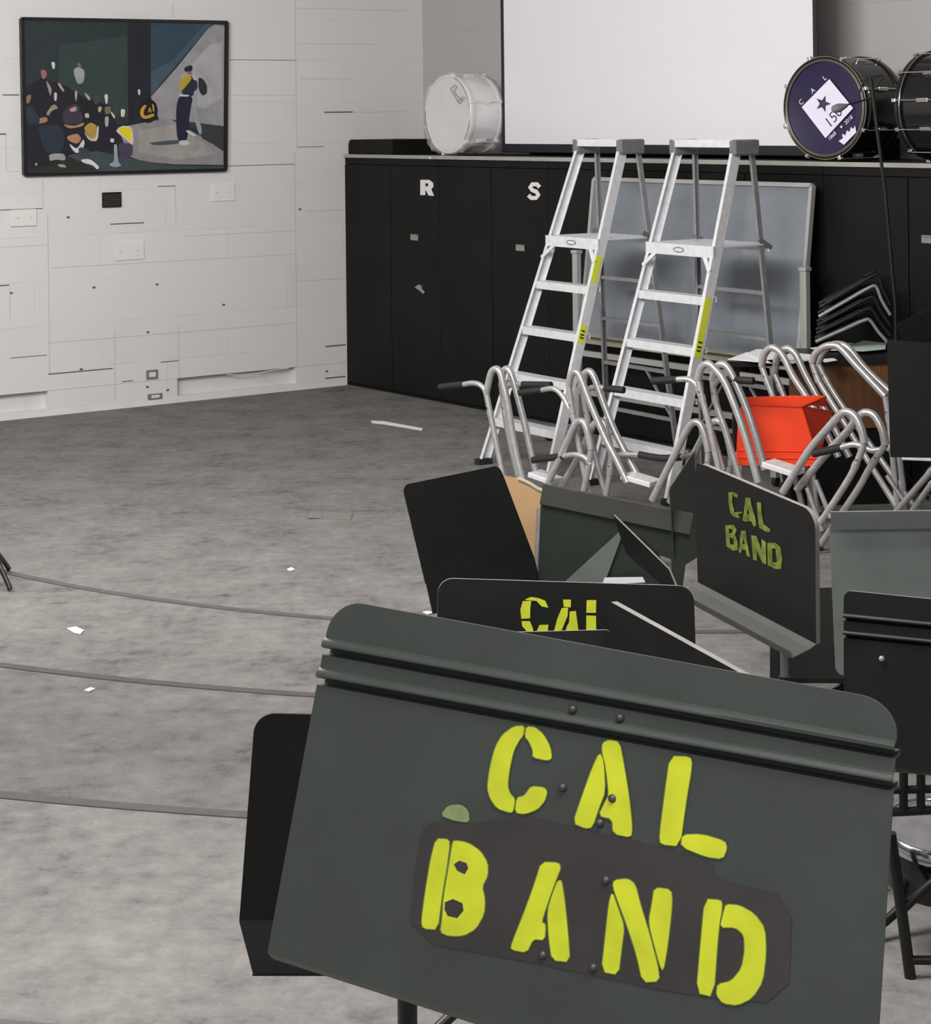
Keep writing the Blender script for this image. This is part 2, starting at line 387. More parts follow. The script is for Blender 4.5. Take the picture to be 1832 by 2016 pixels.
# cables in the wall's foot recess
mb = MB(); mb.tube([C0 + DA * t + UP * z + SB * .004 for t, z in ((-1.2, .195), (-1.05, .178), (-.9, .18), (-.78, .19), (-.6, .197))], .004, 6)
own(mb.build('wall_cable', M['white']), 'thin white cable sagging in the slot above the left baseboard', 'cable')

# ------------------------------------------------------------------ painting
def pw(x, y, d=0): return hit(x, y, C0 + SB * d, SB)
pr = empty('painting', pw(243, 340, .03), 'large dark-framed painting of seated band members and a drummer on the white wall', 'painting')
mb = MB(); cs = [pw(*q, .0) for q in ((40, 37), (443, 44), (440, 334), (46, 344))]
mb.prism(cs, SB * .035); mb.build('canvas', mat('painting_ground', srgb(28, 34, 38), .6, noise=.3, nscale=3), pr)
mb = MB()
for a, b in zip(cs, cs[1:] + cs[:1]): mb.beam(a + SB * .022, b + SB * .022, .025, .045, SB.cross(b - a))
mb.build('frame', M['blackp'], pr)
SK = 3.664
PAINT = [  # (colour, outline in crop pixels)
 ((37, 47, 50), [(150, 145), (920, 160), (925, 890), (850, 900), (180, 900)]),
 ((44, 62, 60), [(420, 330), (915, 260), (925, 860), (640, 760), (430, 700)]),
 ((22, 28, 36), [(920, 160), (1088, 165), (1088, 690), (1060, 800), (930, 880)]),
 ((62, 82, 96), [(1088, 165), (1615, 175), (1615, 190), (1500, 200), (1088, 690)]),
 ((44, 66, 80), [(1088, 165), (1480, 172), (1250, 430), (1088, 520)]),
 ((150, 148, 152), [(1500, 205), (1550, 178), (1618, 185), (1612, 910), (1460, 890), (1150, 870), (1088, 700), (1280, 480)]),
 ((168, 166, 168), [(1500, 330), (1600, 300), (1600, 700), (1480, 780), (1330, 760), (1300, 560)]),
 ((140, 137, 138), [(850, 920), (960, 900), (1160, 860), (1270, 880), (1460, 990), (1610, 1090), (1612, 1190), (1250, 1185), (1040, 1165), (930, 1130), (880, 1000)]),
 ((156, 150, 146), [(1000, 940), (1250, 900), (1440, 1010), (1560, 1110), (1300, 1150), (1000, 1100)]),
 ((52, 54, 58), [(1220, 860), (1460, 890), (1612, 910), (1612, 1080), (1460, 1000), (1440, 950)]),
 ((62, 72, 76), [(175, 1160), (700, 1090), (930, 1140), (1200, 1190), (1612, 1200), (1610, 1218), (1000, 1235), (170, 1250)]),
 ((40, 40, 34), [(170, 1110), (480, 1120), (720, 1230), (180, 1252)]),
 ((24, 24, 34), [(160, 640), (300, 560), (480, 620), (600, 700), (800, 760), (840, 900), (820, 1060), (500, 1120), (330, 1200), (175, 1240)]),
 ((74, 78, 84), [(1060, 1030), (1290, 1005), (1290, 1040), (1120, 1050)]),
 # far drum with gold lettering
 ((14, 12, 16), [(1140, 800), (1125, 860), (1080, 890), (1030, 880), (1000, 830), (1000, 770), (1030, 720), (1080, 710), (1125, 740)]),
 ((196, 150, 50), [(1040, 755), (1060, 760), (1035, 800), (1040, 840), (1110, 815), (1115, 840), (1040, 862), (1010, 835), (1010, 790)]),
 ((190, 150, 60), [(1065, 810), (1080, 765), (1095, 810), (1085, 812), (1080, 795), (1073, 812)]),
 ((190, 150, 60), [(1095, 745), (1108, 755), (1115, 805), (1103, 808)]),
 ((206, 206, 210), [(992, 645), (1012, 645), (1010, 685), (998, 685)]),
 # standing man with bright vest
 ((20, 20, 28), [(520, 520), (545, 440), (600, 460), (625, 520), (620, 600), (600, 740), (640, 720), (545, 760), (560, 620)]),
 ((150, 152, 154), [(530, 500), (560, 480), (612, 505), (605, 595), (560, 612), (535, 540)]),
 ((120, 100, 92), [(555, 455), (580, 455), (585, 485), (565, 492)]),
 ((170, 160, 150), [(540, 650), (560, 660), (550, 740), (540, 700)]), ((170, 160, 150), [(605, 660), (650, 700), (648, 730), (620, 700)]),
 # faces, sleeves and hats of the seated group
 ((150, 105, 95), [(292, 505), (330, 505), (340, 545), (315, 575), (300, 560)]), ((140, 110, 96), [(190, 690), (228, 680), (215, 740), (190, 750)]),
 ((150, 140, 130), [(330, 570), (375, 640), (365, 700), (345, 640)]), ((165, 150, 135), [(425, 590), (468, 655), (455, 665), (415, 610)]),
 ((200, 200, 200), [(368, 445), (398, 450), (395, 500), (378, 495)]), ((196, 190, 186), [(390, 665), (412, 670), (408, 730), (390, 725)]),
 ((150, 135, 120), [(330, 820), (385, 745), (425, 780), (370, 800), (350, 840)]), ((60, 52, 62), [(460, 780), (560, 740), (600, 850), (590, 890), (450, 900)]),
 ((180, 140, 135), [(500, 785), (550, 765), (555, 800), (510, 810)]), ((165, 125, 95), [(255, 860), (340, 840), (345, 880), (265, 895)]),
 ((40, 50, 62), [(170, 780), (230, 760), (290, 860), (280, 900), (200, 900)]), ((38, 46, 60), [(270, 900), (420, 900), (470, 960), (450, 1100), (330, 1110), (290, 980)]),
 ((160, 130, 100), [(450, 895), (540, 910), (610, 880), (600, 910), (500, 930)]), ((74, 62, 60), [(670, 690), (715, 690), (715, 750), (680, 760)]),
 ((205, 200, 196), [(750, 680), (780, 680), (775, 750), (762, 750)]), ((214, 206, 186), [(870, 785), (905, 790), (895, 845), (872, 842)]),
 ((120, 105, 80), [(750, 770), (800, 765), (800, 815), (760, 830)]), ((170, 165, 170), [(755, 840), (785, 840), (780, 915), (758, 915)]),
 ((206, 196, 170), [(800, 800), (832, 840), (825, 860), (800, 820)]), ((180, 170, 150), [(710, 765), (740, 775), (720, 815), (705, 800)]),
 ((176, 142, 66), [(600, 925), (650, 880), (700, 905), (695, 1000), (650, 1000)]), ((190, 190, 190), [(700, 905), (714, 910), (705, 1020), (640, 1015), (600, 940), (650, 1000), (692, 1000)]),
 ((190, 185, 182), [(610, 820), (640, 815), (645, 850), (615, 850)]), ((175, 130, 100), [(475, 985), (560, 960), (590, 1000), (560, 1040), (500, 1020)]),
 ((205, 205, 210), [(495, 1030), (555, 1080), (600, 1000), (612, 1030), (600, 1070), (555, 1110), (520, 1080)]), ((150, 150, 152), [(350, 1110), (465, 1105), (475, 1160), (400, 1150), (360, 1165)]),
 ((216, 214, 220), [(580, 1150), (650, 1145), (720, 1205), (700, 1225), (670, 1190), (600, 1175)]), ((200, 200, 190), [(250, 1175), (270, 1180), (262, 1200)]),
 ((160, 165, 140), [(412, 1185), (465, 1185), (480, 1210), (430, 1205)]), ((58, 60, 66), [(560, 1060), (640, 1070), (650, 1130), (580, 1145)]),
 ((30, 22, 44), [(715, 920), (840, 930), (845, 1010), (760, 1040), (715, 1010)]), ((205, 200, 205), [(795, 998), (825, 1000), (820, 1030), (795, 1025)]),
 # yellow cape, silver horn
 ((206, 198, 214), [(835, 940), (880, 905), (955, 915), (962, 1040), (945, 1040), (850, 960)]),
 ((226, 206, 22), [(845, 935), (890, 912), (950, 925), (950, 1025), (930, 1018)]),
 ((70, 60, 84), [(850, 1030), (960, 1035), (955, 1130), (880, 1145), (860, 1120)]),
 ((150, 160, 172), [(820, 1040), (845, 1040), (850, 1170), (880, 1195), (830, 1208), (780, 1190), (825, 1165)]),
 # the standing drummer
 ((24, 28, 48), [(1290, 690), (1395, 690), (1370, 800), (1350, 1030), (1275, 1020), (1268, 780)]),
 ((34, 36, 54), [(1340, 560), (1400, 540), (1430, 620), (1395, 700), (1300, 680)]),
 ((186, 160, 60), [(1320, 545), (1375, 545), (1385, 570), (1300, 670), (1290, 600)]), ((200, 200, 206), [(1290, 680), (1365, 685), (1362, 697), (1290, 695)]),
 ((30, 26, 40), [(1325, 490), (1380, 465), (1392, 500), (1370, 520), (1335, 520)]), ((150, 110, 96), [(1345, 515), (1380, 515), (1385, 535), (1350, 540)]),
 ((40, 42, 48), [(1430, 555), (1465, 570), (1495, 620), (1490, 680), (1455, 690), (1430, 640)]), ((150, 156, 164), [(1395, 660), (1430, 640), (1410, 780), (1460, 940), (1440, 990), (1385, 800)]),
 ((180, 184, 196), [(1380, 530), (1415, 550), (1415, 585), (1390, 570)]), ((196, 196, 200), [(1290, 1015), (1350, 1010), (1370, 1045), (1300, 1050)]), ((196, 196, 200), [(1345, 935), (1420, 975), (1400, 990), (1340, 950)]),
]
cols = []; mb = MB()
for i, (c, pts) in enumerate(PAINT):
    if c not in cols: cols.append(c)
    mb.poly([pw(x / SK, y / SK, .0355 + i * .00006) for x, y in (pts if i < 13 else smooth_loop(smooth_loop(pts)))], mi=cols.index(c), want=SB)
mb.build('painted_picture', [mat('paint_%d' % i, srgb(*c), .55, noise=.14, nscale=9) for i, c in enumerate(cols)], pr)

# ------------------------------------------------------------------ cabinets and counter
UW = 1.44
where = ['black wooden cabinet against the left wall, marked with the letter R', 'black wooden cabinet marked with the letter S, left of the ladders',
         'black wooden cabinet behind the grey chalkboard\'s left half', 'black wooden cabinet behind the grey chalkboard\'s right half', 'black wooden cabinet at the right, under the black bass drums', 'black wooden cabinet past the right edge of the drums']
def cw(x, y, o=0): return hit(x, y, C0 + DA * o, DA)
for k in range(6):
    s0 = k * UW + .003; s1 = s0 + UW - .006
    r = empty('storage_cabinet', W((s0 + s1) / 2, .3, 0), where[k], 'cabinet', 'black storage cabinets along the back wall')
    mb = MB(); mb.wbox(s0, s1, .022, DEPTH - .01, 0.0, 2.0); mb.build('body', M['black'], r)
    mb = MB(); mb.wbox(s0, s1, .004, .022, 1.945, 2.0); mb.build('top_rail', M['black'], r, .002)
    for j in range(2):
        a = s0 + j * UW / 2 + (.002 if j else 0); b = a + UW / 2 - .007
        mb = MB(); mb.wbox(a, b, 0, .02, .03, 1.94); d = mb.build('door', M['black'], r, .003)
        if j == 1:
            hs, hz = (s0 + 1.085, 1.345) if k == 0 else (s0 + 1.10, 1.325)
            if k == 4: hs, hz = s0 + .885, 1.566
            mb = MB(); mb.wbox(hs - .055, hs + .055, -.012, 0, hz - .026, hz + .026); mb.wbox(hs - .045, hs + .045, -.02, -.012, hz + .012, hz + .024)
            mb.build('handle', M['steel'], d, .003)
    if k == 0:
        mb = MB(); P = zc([(215, 110), (295, 110), (330, 135), (335, 170), (315, 195), (340, 255), (290, 252), (265, 205), (260, 205), (262, 247), (215, 248)], 780, 330, 4.58)
        Hh = zc([(262, 140), (285, 143), (288, 165), (262, 172)], 780, 330, 4.58)
        mb.poly([cw(x, y, -.002) for x, y in P], [[cw(x, y, -.002) for x, y in Hh]], want=-DA); mb.build('letter', M['plate'], d)
        mb = MB(); P = [cw(x, y, -.014) for x, y in ((816, 566), (822, 561), (828, 561), (829, 567), (836, 575), (833, 579), (824, 571))]
        mb.prism(P, DA * .014); mb.build('latch', M['steel'], d)
    if k == 1:
        mb = MB(); c = strokepoly([(1290, 178), (1268, 150), (1225, 150), (1205, 178), (1225, 203), (1262, 218), (1280, 246), (1258, 274), (1216, 274), (1190, 248)], 38)
        c = zc(c, 780, 330, 4.58); n = len(c) // 2
        for i in range(n - 1):
            mb.poly([cw(*q, -.002) for q in (c[i], c[i + 1], c[-2 - i], c[-1 - i])], want=-DA)
        mb.build('letter', M['plate'], d)
r = empty('countertop', W(4.3, .4, 2.0), 'long black countertop with a pale front edge on the cabinets', 'countertop')
mb = MB(); mb.wbox(.002, 6 * UW, .01, DEPTH - .004, 2.0, 2.028); mb.build('slab', M['black'], r)
mb = MB(); mb.wbox(0, 6 * UW, -.012, .01, 2.0, 2.03); mb.build('edge_strip', M['counter'], r, .002)
mb = MB(); P = []
def rbox(s0, s1, o0, o1, z0, z1, rad, name, m_, label, cat):
    q = [(s0, z0)] + [(s0 + rad - rad * math.cos(a), z1 - rad + rad * math.sin(a)) for a in [math.pi / 2 * i / 6 for i in range(7)]] + [(s1, z1), (s1, z0)]
    mb = MB(); mb.prism([W(s, o0, z) for s, z in q], DA * (o1 - o0)); return own(mb.build(name, m_), label, cat)
rbox(.02, .72, .03, .5, 2.029, 2.158, .05, 'instrument_case', M['black'], 'low black case with a rounded corner on the counter beside the left wall', 'case')
rbox(1.86, 5.7, .62, .8, 2.029, 2.17, .03, 'instrument_case', M['black'], 'long low black case on the counter below the projection screen', 'case')
mb = MB(); mb.box(cw(846, 311, -.014), SB * .012, DA * .002, UP * .008); own(mb.build('tape_scrap', M['plate']), 'small white tape scrap on the counter edge above the letter R', 'tape')
mb = MB(); mb.box(cw(1483, 325, -.014), SB * .014, DA * .002, UP * .008); own(mb.build('tape_scrap', M['plate']), 'small white tape scrap on the counter edge left of the purple drum', 'tape')

# projection screen
so = .38
def P3(x, y, o): return hit(x, y, C0 + DA * o, DA)
a = P3(992, 283, so); b = P3(1604, 283, so); s0 = (a - C0).dot(SB); s1 = (b - C0).dot(SB); zb = a.z
r = empty('projection_screen', W((s0 + s1) / 2, so, zb - .06), 'white projection screen with a black border hanging over the counter', 'screen')
mb = MB(); mb.wbox(s0, s1, so, so + .004, zb, 4.3); mb.build('fabric', M['screen'], r)
mb = MB(); mb.wbox(s0 - .025, s0 + .014, so - .002, so + .006, zb - .05, 4.3); mb.wbox(s1 - .008, s1 + .03, so - .002, so + .006, zb - .05, 4.3); mb.wbox(s0, s1, so - .002, so + .006, zb - .05, zb)
mb.build('border', M['screenb'], r)
mb = MB(); mb.tube([W(s0 - .03, so + .002, zb - .06), W(s1 + .035, so + .002, zb - .06)], .012); mb.build('weight_bar', M['screenb'], r)
mb = MB(); mb.wbox(s0 - .1, s1 + .1, so - .08, so + .08, 4.25, 4.42); mb.build('housing', M['white'], r, .01)

# ------------------------------------------------------------------ drums
def text_on(parent, name, body, p0, ex, ey, m_, sx=1.0):
    cu = bpy.data.curves.new('t', 'FONT'); cu.body = body; cu.size = 1
    ob = bpy.data.objects.new('t', cu); COL.objects.link(ob)
    bpy.context.view_layer.update()
    me = bpy.data.meshes.new_from_object(ob.evaluated_get(bpy.context.evaluated_depsgraph_get()))
    bpy.data.objects.remove(ob); off = root_loc(parent)
    for v in me.vertices: v.co = V(p0) + V(ex) * v.co.x * sx + V(ey) * v.co.y - off
    me.materials.clear(); me.materials.append(m_); me.name = name
    o = bpy.data.objects.new(name, me); COL.objects.link(o); o.parent = parent; return o
def drum(label, c, n, R, L, shell, hoop, head, rodm, nl=10, ang0=.15, group=None):
    n = V(n).normalized(); c = V(c)
    r = empty('bass_drum', c - n * L / 2 - UP * R, label, 'drum', group)
    x = UP.cross(n).normalized(); y = n.cross(x)
    mb = MB(); mb.lathe([(0, R * .97), (-L, R * .97)], c, n, 64); mb.lathe([(-L, R * .97), (-L, .001)], c, n, 64); mb.build('shell', shell, r)
    for h in (0, -L):
        mb = MB(); mb.lathe([(h + .012, R * .945), (h + .018, R * .96), (h + .018, R * .99), (h + .005, R), (h - .03, R), (h - .034, R * .985), (h - .034, R * .95)], c, n, 64)
        mb.build('hoop', hoop, r)
    mb = MB(); mb.lathe([(.004, .0005), (.004, R * .9), (.01, R * .95)], c, n, 64); mb.build('drumhead', head, r)
    for k in range(nl):
        a = ang0 + 2 * math.pi * k / nl; d = x * math.cos(a) + y * math.sin(a)
        mb = MB(); mb.tube([c + d * (R + .012) + n * .01, c + d * (R + .012) - n * (L + .01)], .0045, 6)
        mb.build('tension_rod', rodm, r)
        for h in (.008, -L - .008):
            mb = MB(); mb.box(c + d * (R + .004) + n * h, d * .014, n * .016, d.cross(n) * .012); mb.build('claw_hook', rodm, r, .003)
        mb = MB(); mb.box(c + d * (R * .985) - n * L / 2, d * .014, n * .045, d.cross(n) * .013); mb.build('lug', rodm, r, .004)
    return r, x, y
wc = P3(884, 224, .08); Rw = .325; wc.z = 2.03 + Rw + .012
nw = -DA
dr, dx_, dy_ = drum('white bass drum wrapped in clear plastic on the counter, left of the screen', wc, nw, Rw, .30, M['drumw'], M['drumw'], M['headw'], M['drumw'], 6, .3)
def hp(x, y, c, n, d=.012): return hit(x, y, V(c) + V(n) * d, V(n))
mb = MB()
for a, b in (((1035, 345), (1115, 475)), ((1085, 395), (1140, 445)), ((1115, 480), (1168, 420)), ((1035, 345), (1075, 312)), ((1075, 312), (1095, 325)), ((1095, 325), (1065, 365)), ((1065, 365), (1090, 400)), ((1098, 458), (1150, 415))):
    q = strokepoly([a, b], 7); q = zc(q, 660, 100, 4.58); mb.poly([hp(*p, wc, nw) for p in q], want=nw)
mb.build('logo', M['ink'], dr)
mb = MB()
for a0, a1 in ((1.9, 3.0), (-.75, .1), (3.3, 3.9)):     # dark gaps of the rim, drawn as grey arcs
    pts = [wc + nw * .02 + (dx_ * -math.cos(a) + dy_ * math.sin(a)) * Rw * .972 for a in [a0 + (a1 - a0) * i / 12 for i in range(13)]]
    mb.tube(pts, .006, 6, smoothpath=False)
mb.build('rim_gap', M['bracket'], dr)
rnd = random.Random(3); ph = [rnd.uniform(0, 6.28) for _ in range(12)]
def wob(i, a):
    low = max(0, math.sin(a) if False else 0)
    return .010 * math.sin(5 * a + ph[i % 12]) + .009 * math.sin(11 * a + 2 * ph[(i + 3) % 12]) + .007 * math.sin(23 * a + i)
mb = MB(); Lw = .30
prof = [(.03, .004), (.035, Rw * .4), (.04, Rw * .8), (.036, Rw + .0), (.02, Rw + .018), (-.05, Rw + .012), (-.12, Rw + .018), (-.2, Rw + .01), (-.26, Rw + .02), (-Lw - .02, Rw + .012), (-Lw - .04, Rw * .7), (-Lw - .04, .01)]
mb.lathe(prof, wc, nw, 90, wob=lambda i, a: wob(i, a) * (0.25 if i < 3 else 1))
bag = mb; zmin = 2.031
for i, v in enumerate(bag.v):                            # film settles in folds on the counter
    h = v.z - zmin
    if h < .16:
        k = 1 + (.16 - max(h, 0)) * 1.7
        d = v - wc; s_ = d.dot(SB); o_ = d.dot(DA); v = C0 + (wc - C0).dot(SB) * SB + (wc - C0).dot(DA) * DA + SB * s_ * k + DA * o_ + UP * v.z; v.z = max(v.z, zmin + .004)
        bag.v[i] = v
fl = bag.build('plastic_bag', M['film']); own(fl, 'crumpled clear plastic film wrapped around the white bass drum', 'plastic wrap')

bc = P3(1625, 216, -.03); Rb = .335; bc.z = 2.03 + Rb + .012
nb = (-DA + V((-.06, -.20, 0))).normalized()
dk, kx, ky = drum('black bass drum with a purple anniversary head on the counter, right of the screen', bc, nb, Rb, .36, M['drumk'], M['drumk'], M['purple'], M['chrome'], 8, .35, 'black bass drums on the counter')
for rr in (.905, .93, .985):
    mb = MB(); mb.tube([bc + nb * .017 + (kx * math.cos(a) + ky * math.sin(a)) * Rb * rr for a in [2 * math.pi * i / 64 for i in range(65)]], .003, 5, smoothpath=False, cap=False)
    mb.build('rim_ring', mat('aged_rim', srgb(150, 142, 118), .4, .6), dk)
mb = MB(); Z8 = lambda q, d=.0135: [hp(x, y, bc, nb, d) for x, y in zc(q, 1482, 60, 5.234)]
mb.poly(Z8([(785, 500), (1030, 800), (745, 1110), (500, 790)], .013), want=nb); mb.build('diamond_panel', M['logow'], dk)
st = []
for i in range(10):
    a = math.radians(-90 + 18 + 36 * i); R_ = 92 if i % 2 == 0 else 38; st.append((720 + R_ * math.cos(a) * .9, 755 + R_ * math.sin(a)))
mb = MB(); mb.poly(Z8(st), want=nb); mb.build('star', M['ink'], dk)
cr = [(880, 1140), (925, 1110), (915, 1065), (950, 1080), (965, 1030), (995, 1045), (1005, 995), (1030, 1015), (1050, 980), (1062, 1050), (935, 1178)]
mb = MB(); mb.poly(Z8(cr), want=nb); mb.build('crown', M['logow'], dk)
def ztext(body, a, b, hgt, m_, name):
    A_, B_ = Z8([a])[0], Z8([b])[0]; ex = B_ - A_; nn = ex.cross(nb).normalized(); 
    if nn.z < 0: nn = -nn
    e = ex.normalized(); hs = (Z8([(a[0], a[1] - hgt)])[0] - A_).length * 1.3
    text_on(dk, name, body, A_, e * hs, nn * hs, m_)
for ch, a, b in (('C', (490, 775), (545, 720)), ('A', (610, 655), (665, 600)), ('L', (735, 520), (790, 465))): ztext(ch, a, b, 60, M['logow'], 'lettering')
ztext('1868', (785, 1140), (885, 1040), 46, M['logow'], 'lettering'); ztext('2018', (955, 975), (1055, 875), 46, M['logow'], 'lettering')
mb = MB(); mb.poly(Z8([(908 + (18 if i % 2 == 0 else 8) * math.cos(math.radians(36 * i - 90)), 992 + (18 if i % 2 == 0 else 8) * math.sin(math.radians(36 * i - 90))) for i in range(10)]), want=nb); mb.build('lettering', M['logow'], dk)
ztext('150', (785, 1015), (900, 880), 125, M['ink'], 'lettering')
# second black drum, axis along the counter
c3 = W(6.50, .22, 2.03 + .34 + .012)
d3, x3, y3 = drum('second black bass drum lying sideways on the counter, cut by the right edge', c3, -SB, .34, .42, M['drumk'], M['drumk'], M['drumk'], M['chrome'], 12, .1, 'black bass drums on the counter')

mb = MB(); mb.tube([c3 + SB * .03 + (x3 * math.cos(a) + y3 * math.sin(a)) * .345 for a in [2 * math.pi * i / 64 for i in range(65)]], .004, 6, smoothpath=False, cap=False); mb.build('rim_ring', M['chrome'], d3)
# ------------------------------------------------------------------ platform ladders
LR = V((.537, -.843, 0)).normalized(); LB = V((.843, .537, 0)).normalized()
def ladder(label, rc, b0, slope, w0, w1, brear, stickers):
    def Lp(r, b, z): return LR * r + LB * b + UP * z
    T = 2.13; r = empty('platform_ladder', Lp(rc, b0, 0), label, 'ladder', 'aluminium platform ladders')
    hw = lambda z: (w0 + (w1 - w0) * z / T) / 2
    fb = lambda z: b0 + slope * z
    for sg in (-1, 1):
        a, b = Lp(rc + sg * hw(0), fb(0), .02), Lp(rc + sg * hw(T), fb(T), T)
        mb = MB(); mb.channel(a, b, .068, .026, LR * sg); rail = mb.build('side_rail', M['alu'], r)
        mb = MB(); mb.box(a, LR * .03, LB * .055, UP * .02); mb.build('rubber_foot', M['rubber'], rail, .004)
        ra, rb_ = Lp(rc + sg * hw(0) * 1.02, brear, .02), Lp(rc + sg * hw(T) * .96, fb(T) + .13, T)
        mb = MB(); mb.channel(ra, rb_, .034, .02, LR * sg); rl = mb.build('rear_leg', M['alud'], r)
        mb = MB(); mb.box(ra, LR * .022, LB * .03, UP * .02); mb.build('rubber_foot', M['rubber'], rl, .004)
        mb = MB(); c = Lp(rc + sg * hw(T), fb(T) + .055, T + .005); mb.box(c, LR * .032, LB * .10, UP * .05); mb.build('top_bracket', M['bracket'], r, .012)
        mb = MB(); mb.beam(Lp(rc + sg * hw(1.52) * .97, fb(1.52) + .43, 1.50), Lp(rc + sg * hw(1.52) * .97, fb(1.52) + .33, 1.56), .02, .03, LR); mb.build('locking_arm', M['bracket'], r)
        mb = MB(); p1 = Lp(rc + sg * hw(1.36), fb(1.36) - .035, 1.38); p2 = Lp(rc + sg * (hw(1.5) - .11), fb(1.5) - .03, 1.49); mb.beam(p1, p2, .03, .006, LR); mb.build('gusset', M['alu'], r)
    mb = MB(); c = Lp(rc, fb(T) - .03, T + .03); mb.box(c, LR * hw(T), LB * .012, UP * .025); mb.build('top_bar', M['alu'], r, .003)
    mb = MB(); c = Lp(rc, fb(T) + .15, T + .03); mb.box(c, LR * hw(T), LB * .01, UP * .02); mb.build('top_bar', M['alud'], r, .003)
    for k in range(1, 5):
        z = .305 * k; mb = MB(); h = hw(z)
        mb.box(Lp(rc, fb(z) + .01, z), LR * h, LB * .045, UP * .004); mb.box(Lp(rc, fb(z) - .035, z - .022), LR * h, LB * .003, UP * .026); mb.box(Lp(rc, fb(z) + .055, z - .015), LR * h, LB * .003, UP * .018)
        mb.build('step', M['alu'], r)
    z = 1.525; h = hw(z); mb = MB()
    mb.box(Lp(rc, fb(z) + .18, z), LR * h, LB * .23, UP * .006); mb.box(Lp(rc, fb(z) - .05, z - .03), LR * (h + .01), LB * .005, UP * .036)
    mb.box(Lp(rc, fb(z) + .41, z - .02), LR * h, LB * .004, UP * .025); pf = mb.build('platform', M['alu'], r)
    mb = MB(); c = Lp(rc, fb(z) - .0565, z - .03)
    mb.add([c + LR * .055 * math.cos(t) + UP * .017 * math.sin(t) for t in [2 * math.pi * i / 24 for i in range(24)]], [tuple(range(24))[::-1]])
    mb.add([c - LB * .0008 + LR * .045 * math.cos(t) + UP * .011 * math.sin(t) for t in [2 * math.pi * i / 24 for i in range(24)]], [tuple(range(24))[::-1]], 1); mb.build('badge', [M['crack'], M['alu']], pf)
    fr = lambda z: brear + (fb(T) + .13 - brear) * z / T
    for z in (.3, .62, .93, 1.22):
        h = hw(z); mb = MB(); mb.box(Lp(rc, fr(z), z), LR * h, LB * .012, UP * .012); mb.build('rear_brace', M['alud'], r)
    for sg in (-1, 1): mb = MB(); mb.beam(Lp(rc + sg * hw(.3), fr(.3), .3), Lp(rc + sg * hw(0) * .3, fr(.62), .62), .02, .012); mb.build('diagonal_brace', M['alud'], r)
    for (z0, z1, mi) in stickers:
        d0 = Lp(rc + hw(z0) + .003, fb(z0) - .01, z0); d1 = Lp(rc + hw(z1) + .003, fb(z1) - .01, z1)
        mb = MB(); mb.beam(d0, d1, .003, .05, LR); 
        if mi:
            for t in (.3, .5, .66): mb.beam(d0.lerp(d1, t) + LR * .001, d0.lerp(d1, t + .08) + LR * .001, .003, .03, LR, 1)
        mb.build('warning_label', [M['label'], M['lblk']], r)
ladder('aluminium platform ladder on the left, its feet nearest the cabinet marked S', -10.98, 7.36, .34, .80, .50, 8.40, [(1.42, 1.25, 0), (.98, .86, 1)])
ladder('aluminium platform ladder on the right, in front of the grey chalkboard', -9.93, 7.50, .30, .80, .60, 8.40, [(1.22, .98, 0), (1.0, .86, 1)])

# ------------------------------------------------------------------ chalkboard on a stand
def bp(x, y, o): 
    p = hit(x, y, C0 + DA * o, DA) - C0; return p.dot(SB), p.z
OT, OB = -.10, -.24
(sl, zt), (sr, _), (sbl, zbm), (sbr, _) = bp(1152, 352, OT), bp(1597, 367, OT), bp(1172, 662, OB), bp(1574, 708, OB)
sl, sr = (sl + sbl - .05) / 2, (sr + sbr) / 2 + .0
r = empty('chalkboard', W((sl + sr) / 2, OB, 0), 'wide grey rolling chalkboard leaning in front of the black cabinets, behind the ladders', 'chalkboard')
TL, TR, BL, BR = W(sl, OT, zt), W(sr, OT, zt), W(sl, OB, zbm), W(sr, OB, zbm)
nrm = (TR - TL).cross(TL - BL).normalized()
if nrm.dot(DA) > 0: nrm = -nrm
mb = MB(); mb.prism([TL, TR, BR, BL], -nrm * .015); mb.build('board', M['chalk'], r)
mb = MB()
for a, b in ((TL, TR), (TR, BR), (BL, TL)): mb.beam(a, b, .028, .035, nrm.cross(b - a))
mb.build('frame', M['chalkf'], r)
mb = MB(); mb.beam(BL + nrm * .04, BR + nrm * .04, .07, .012, nrm); mb.beam(BL - UP * .025, BR - UP * .025, .02, .07, nrm); mb.build('chalk_tray', M['tray'], r, .003)
for sx, nm in ((sl - .05, 'l'), (sr + .06, 'r')):
    mb = MB(); mb.wbox(sx - .028, sx + .028, OB - .02, OB + .02, .06, 1.36); mb.wbox(sx - .034, sx + .034, OB - .028, OB + .028, 1.34, 1.365); post = mb.build('post', M['chalkf'], r, .003)
    mb = MB(); mb.wbox(sx - .025, sx + .025, OB - .3, OB + .2, .06, .1); mb.build('foot', M['chalkf'], post)
    for q in (OB - .27, OB + .18): mb = MB(); mb.lathe([(-.015, .03), (.015, .03)], W(sx, q, .03), SB, 16); mb.lathe([(-.015, .001), (-.015, .03)], W(sx, q, .03), SB, 16); mb.lathe([(.015, .03), (.015, .001)], W(sx, q, .03), SB, 16); mb.build('caster', M['rubber'], post)
mb = MB(); mb.wbox(sl - .05, sr + .06, OB - .015, OB + .015, .32, .36); mb.wbox(sl - .05, sr + .06, OB - .015, OB + .015, .60, .64); mb.build('crossbar', M['chalkf'], r)

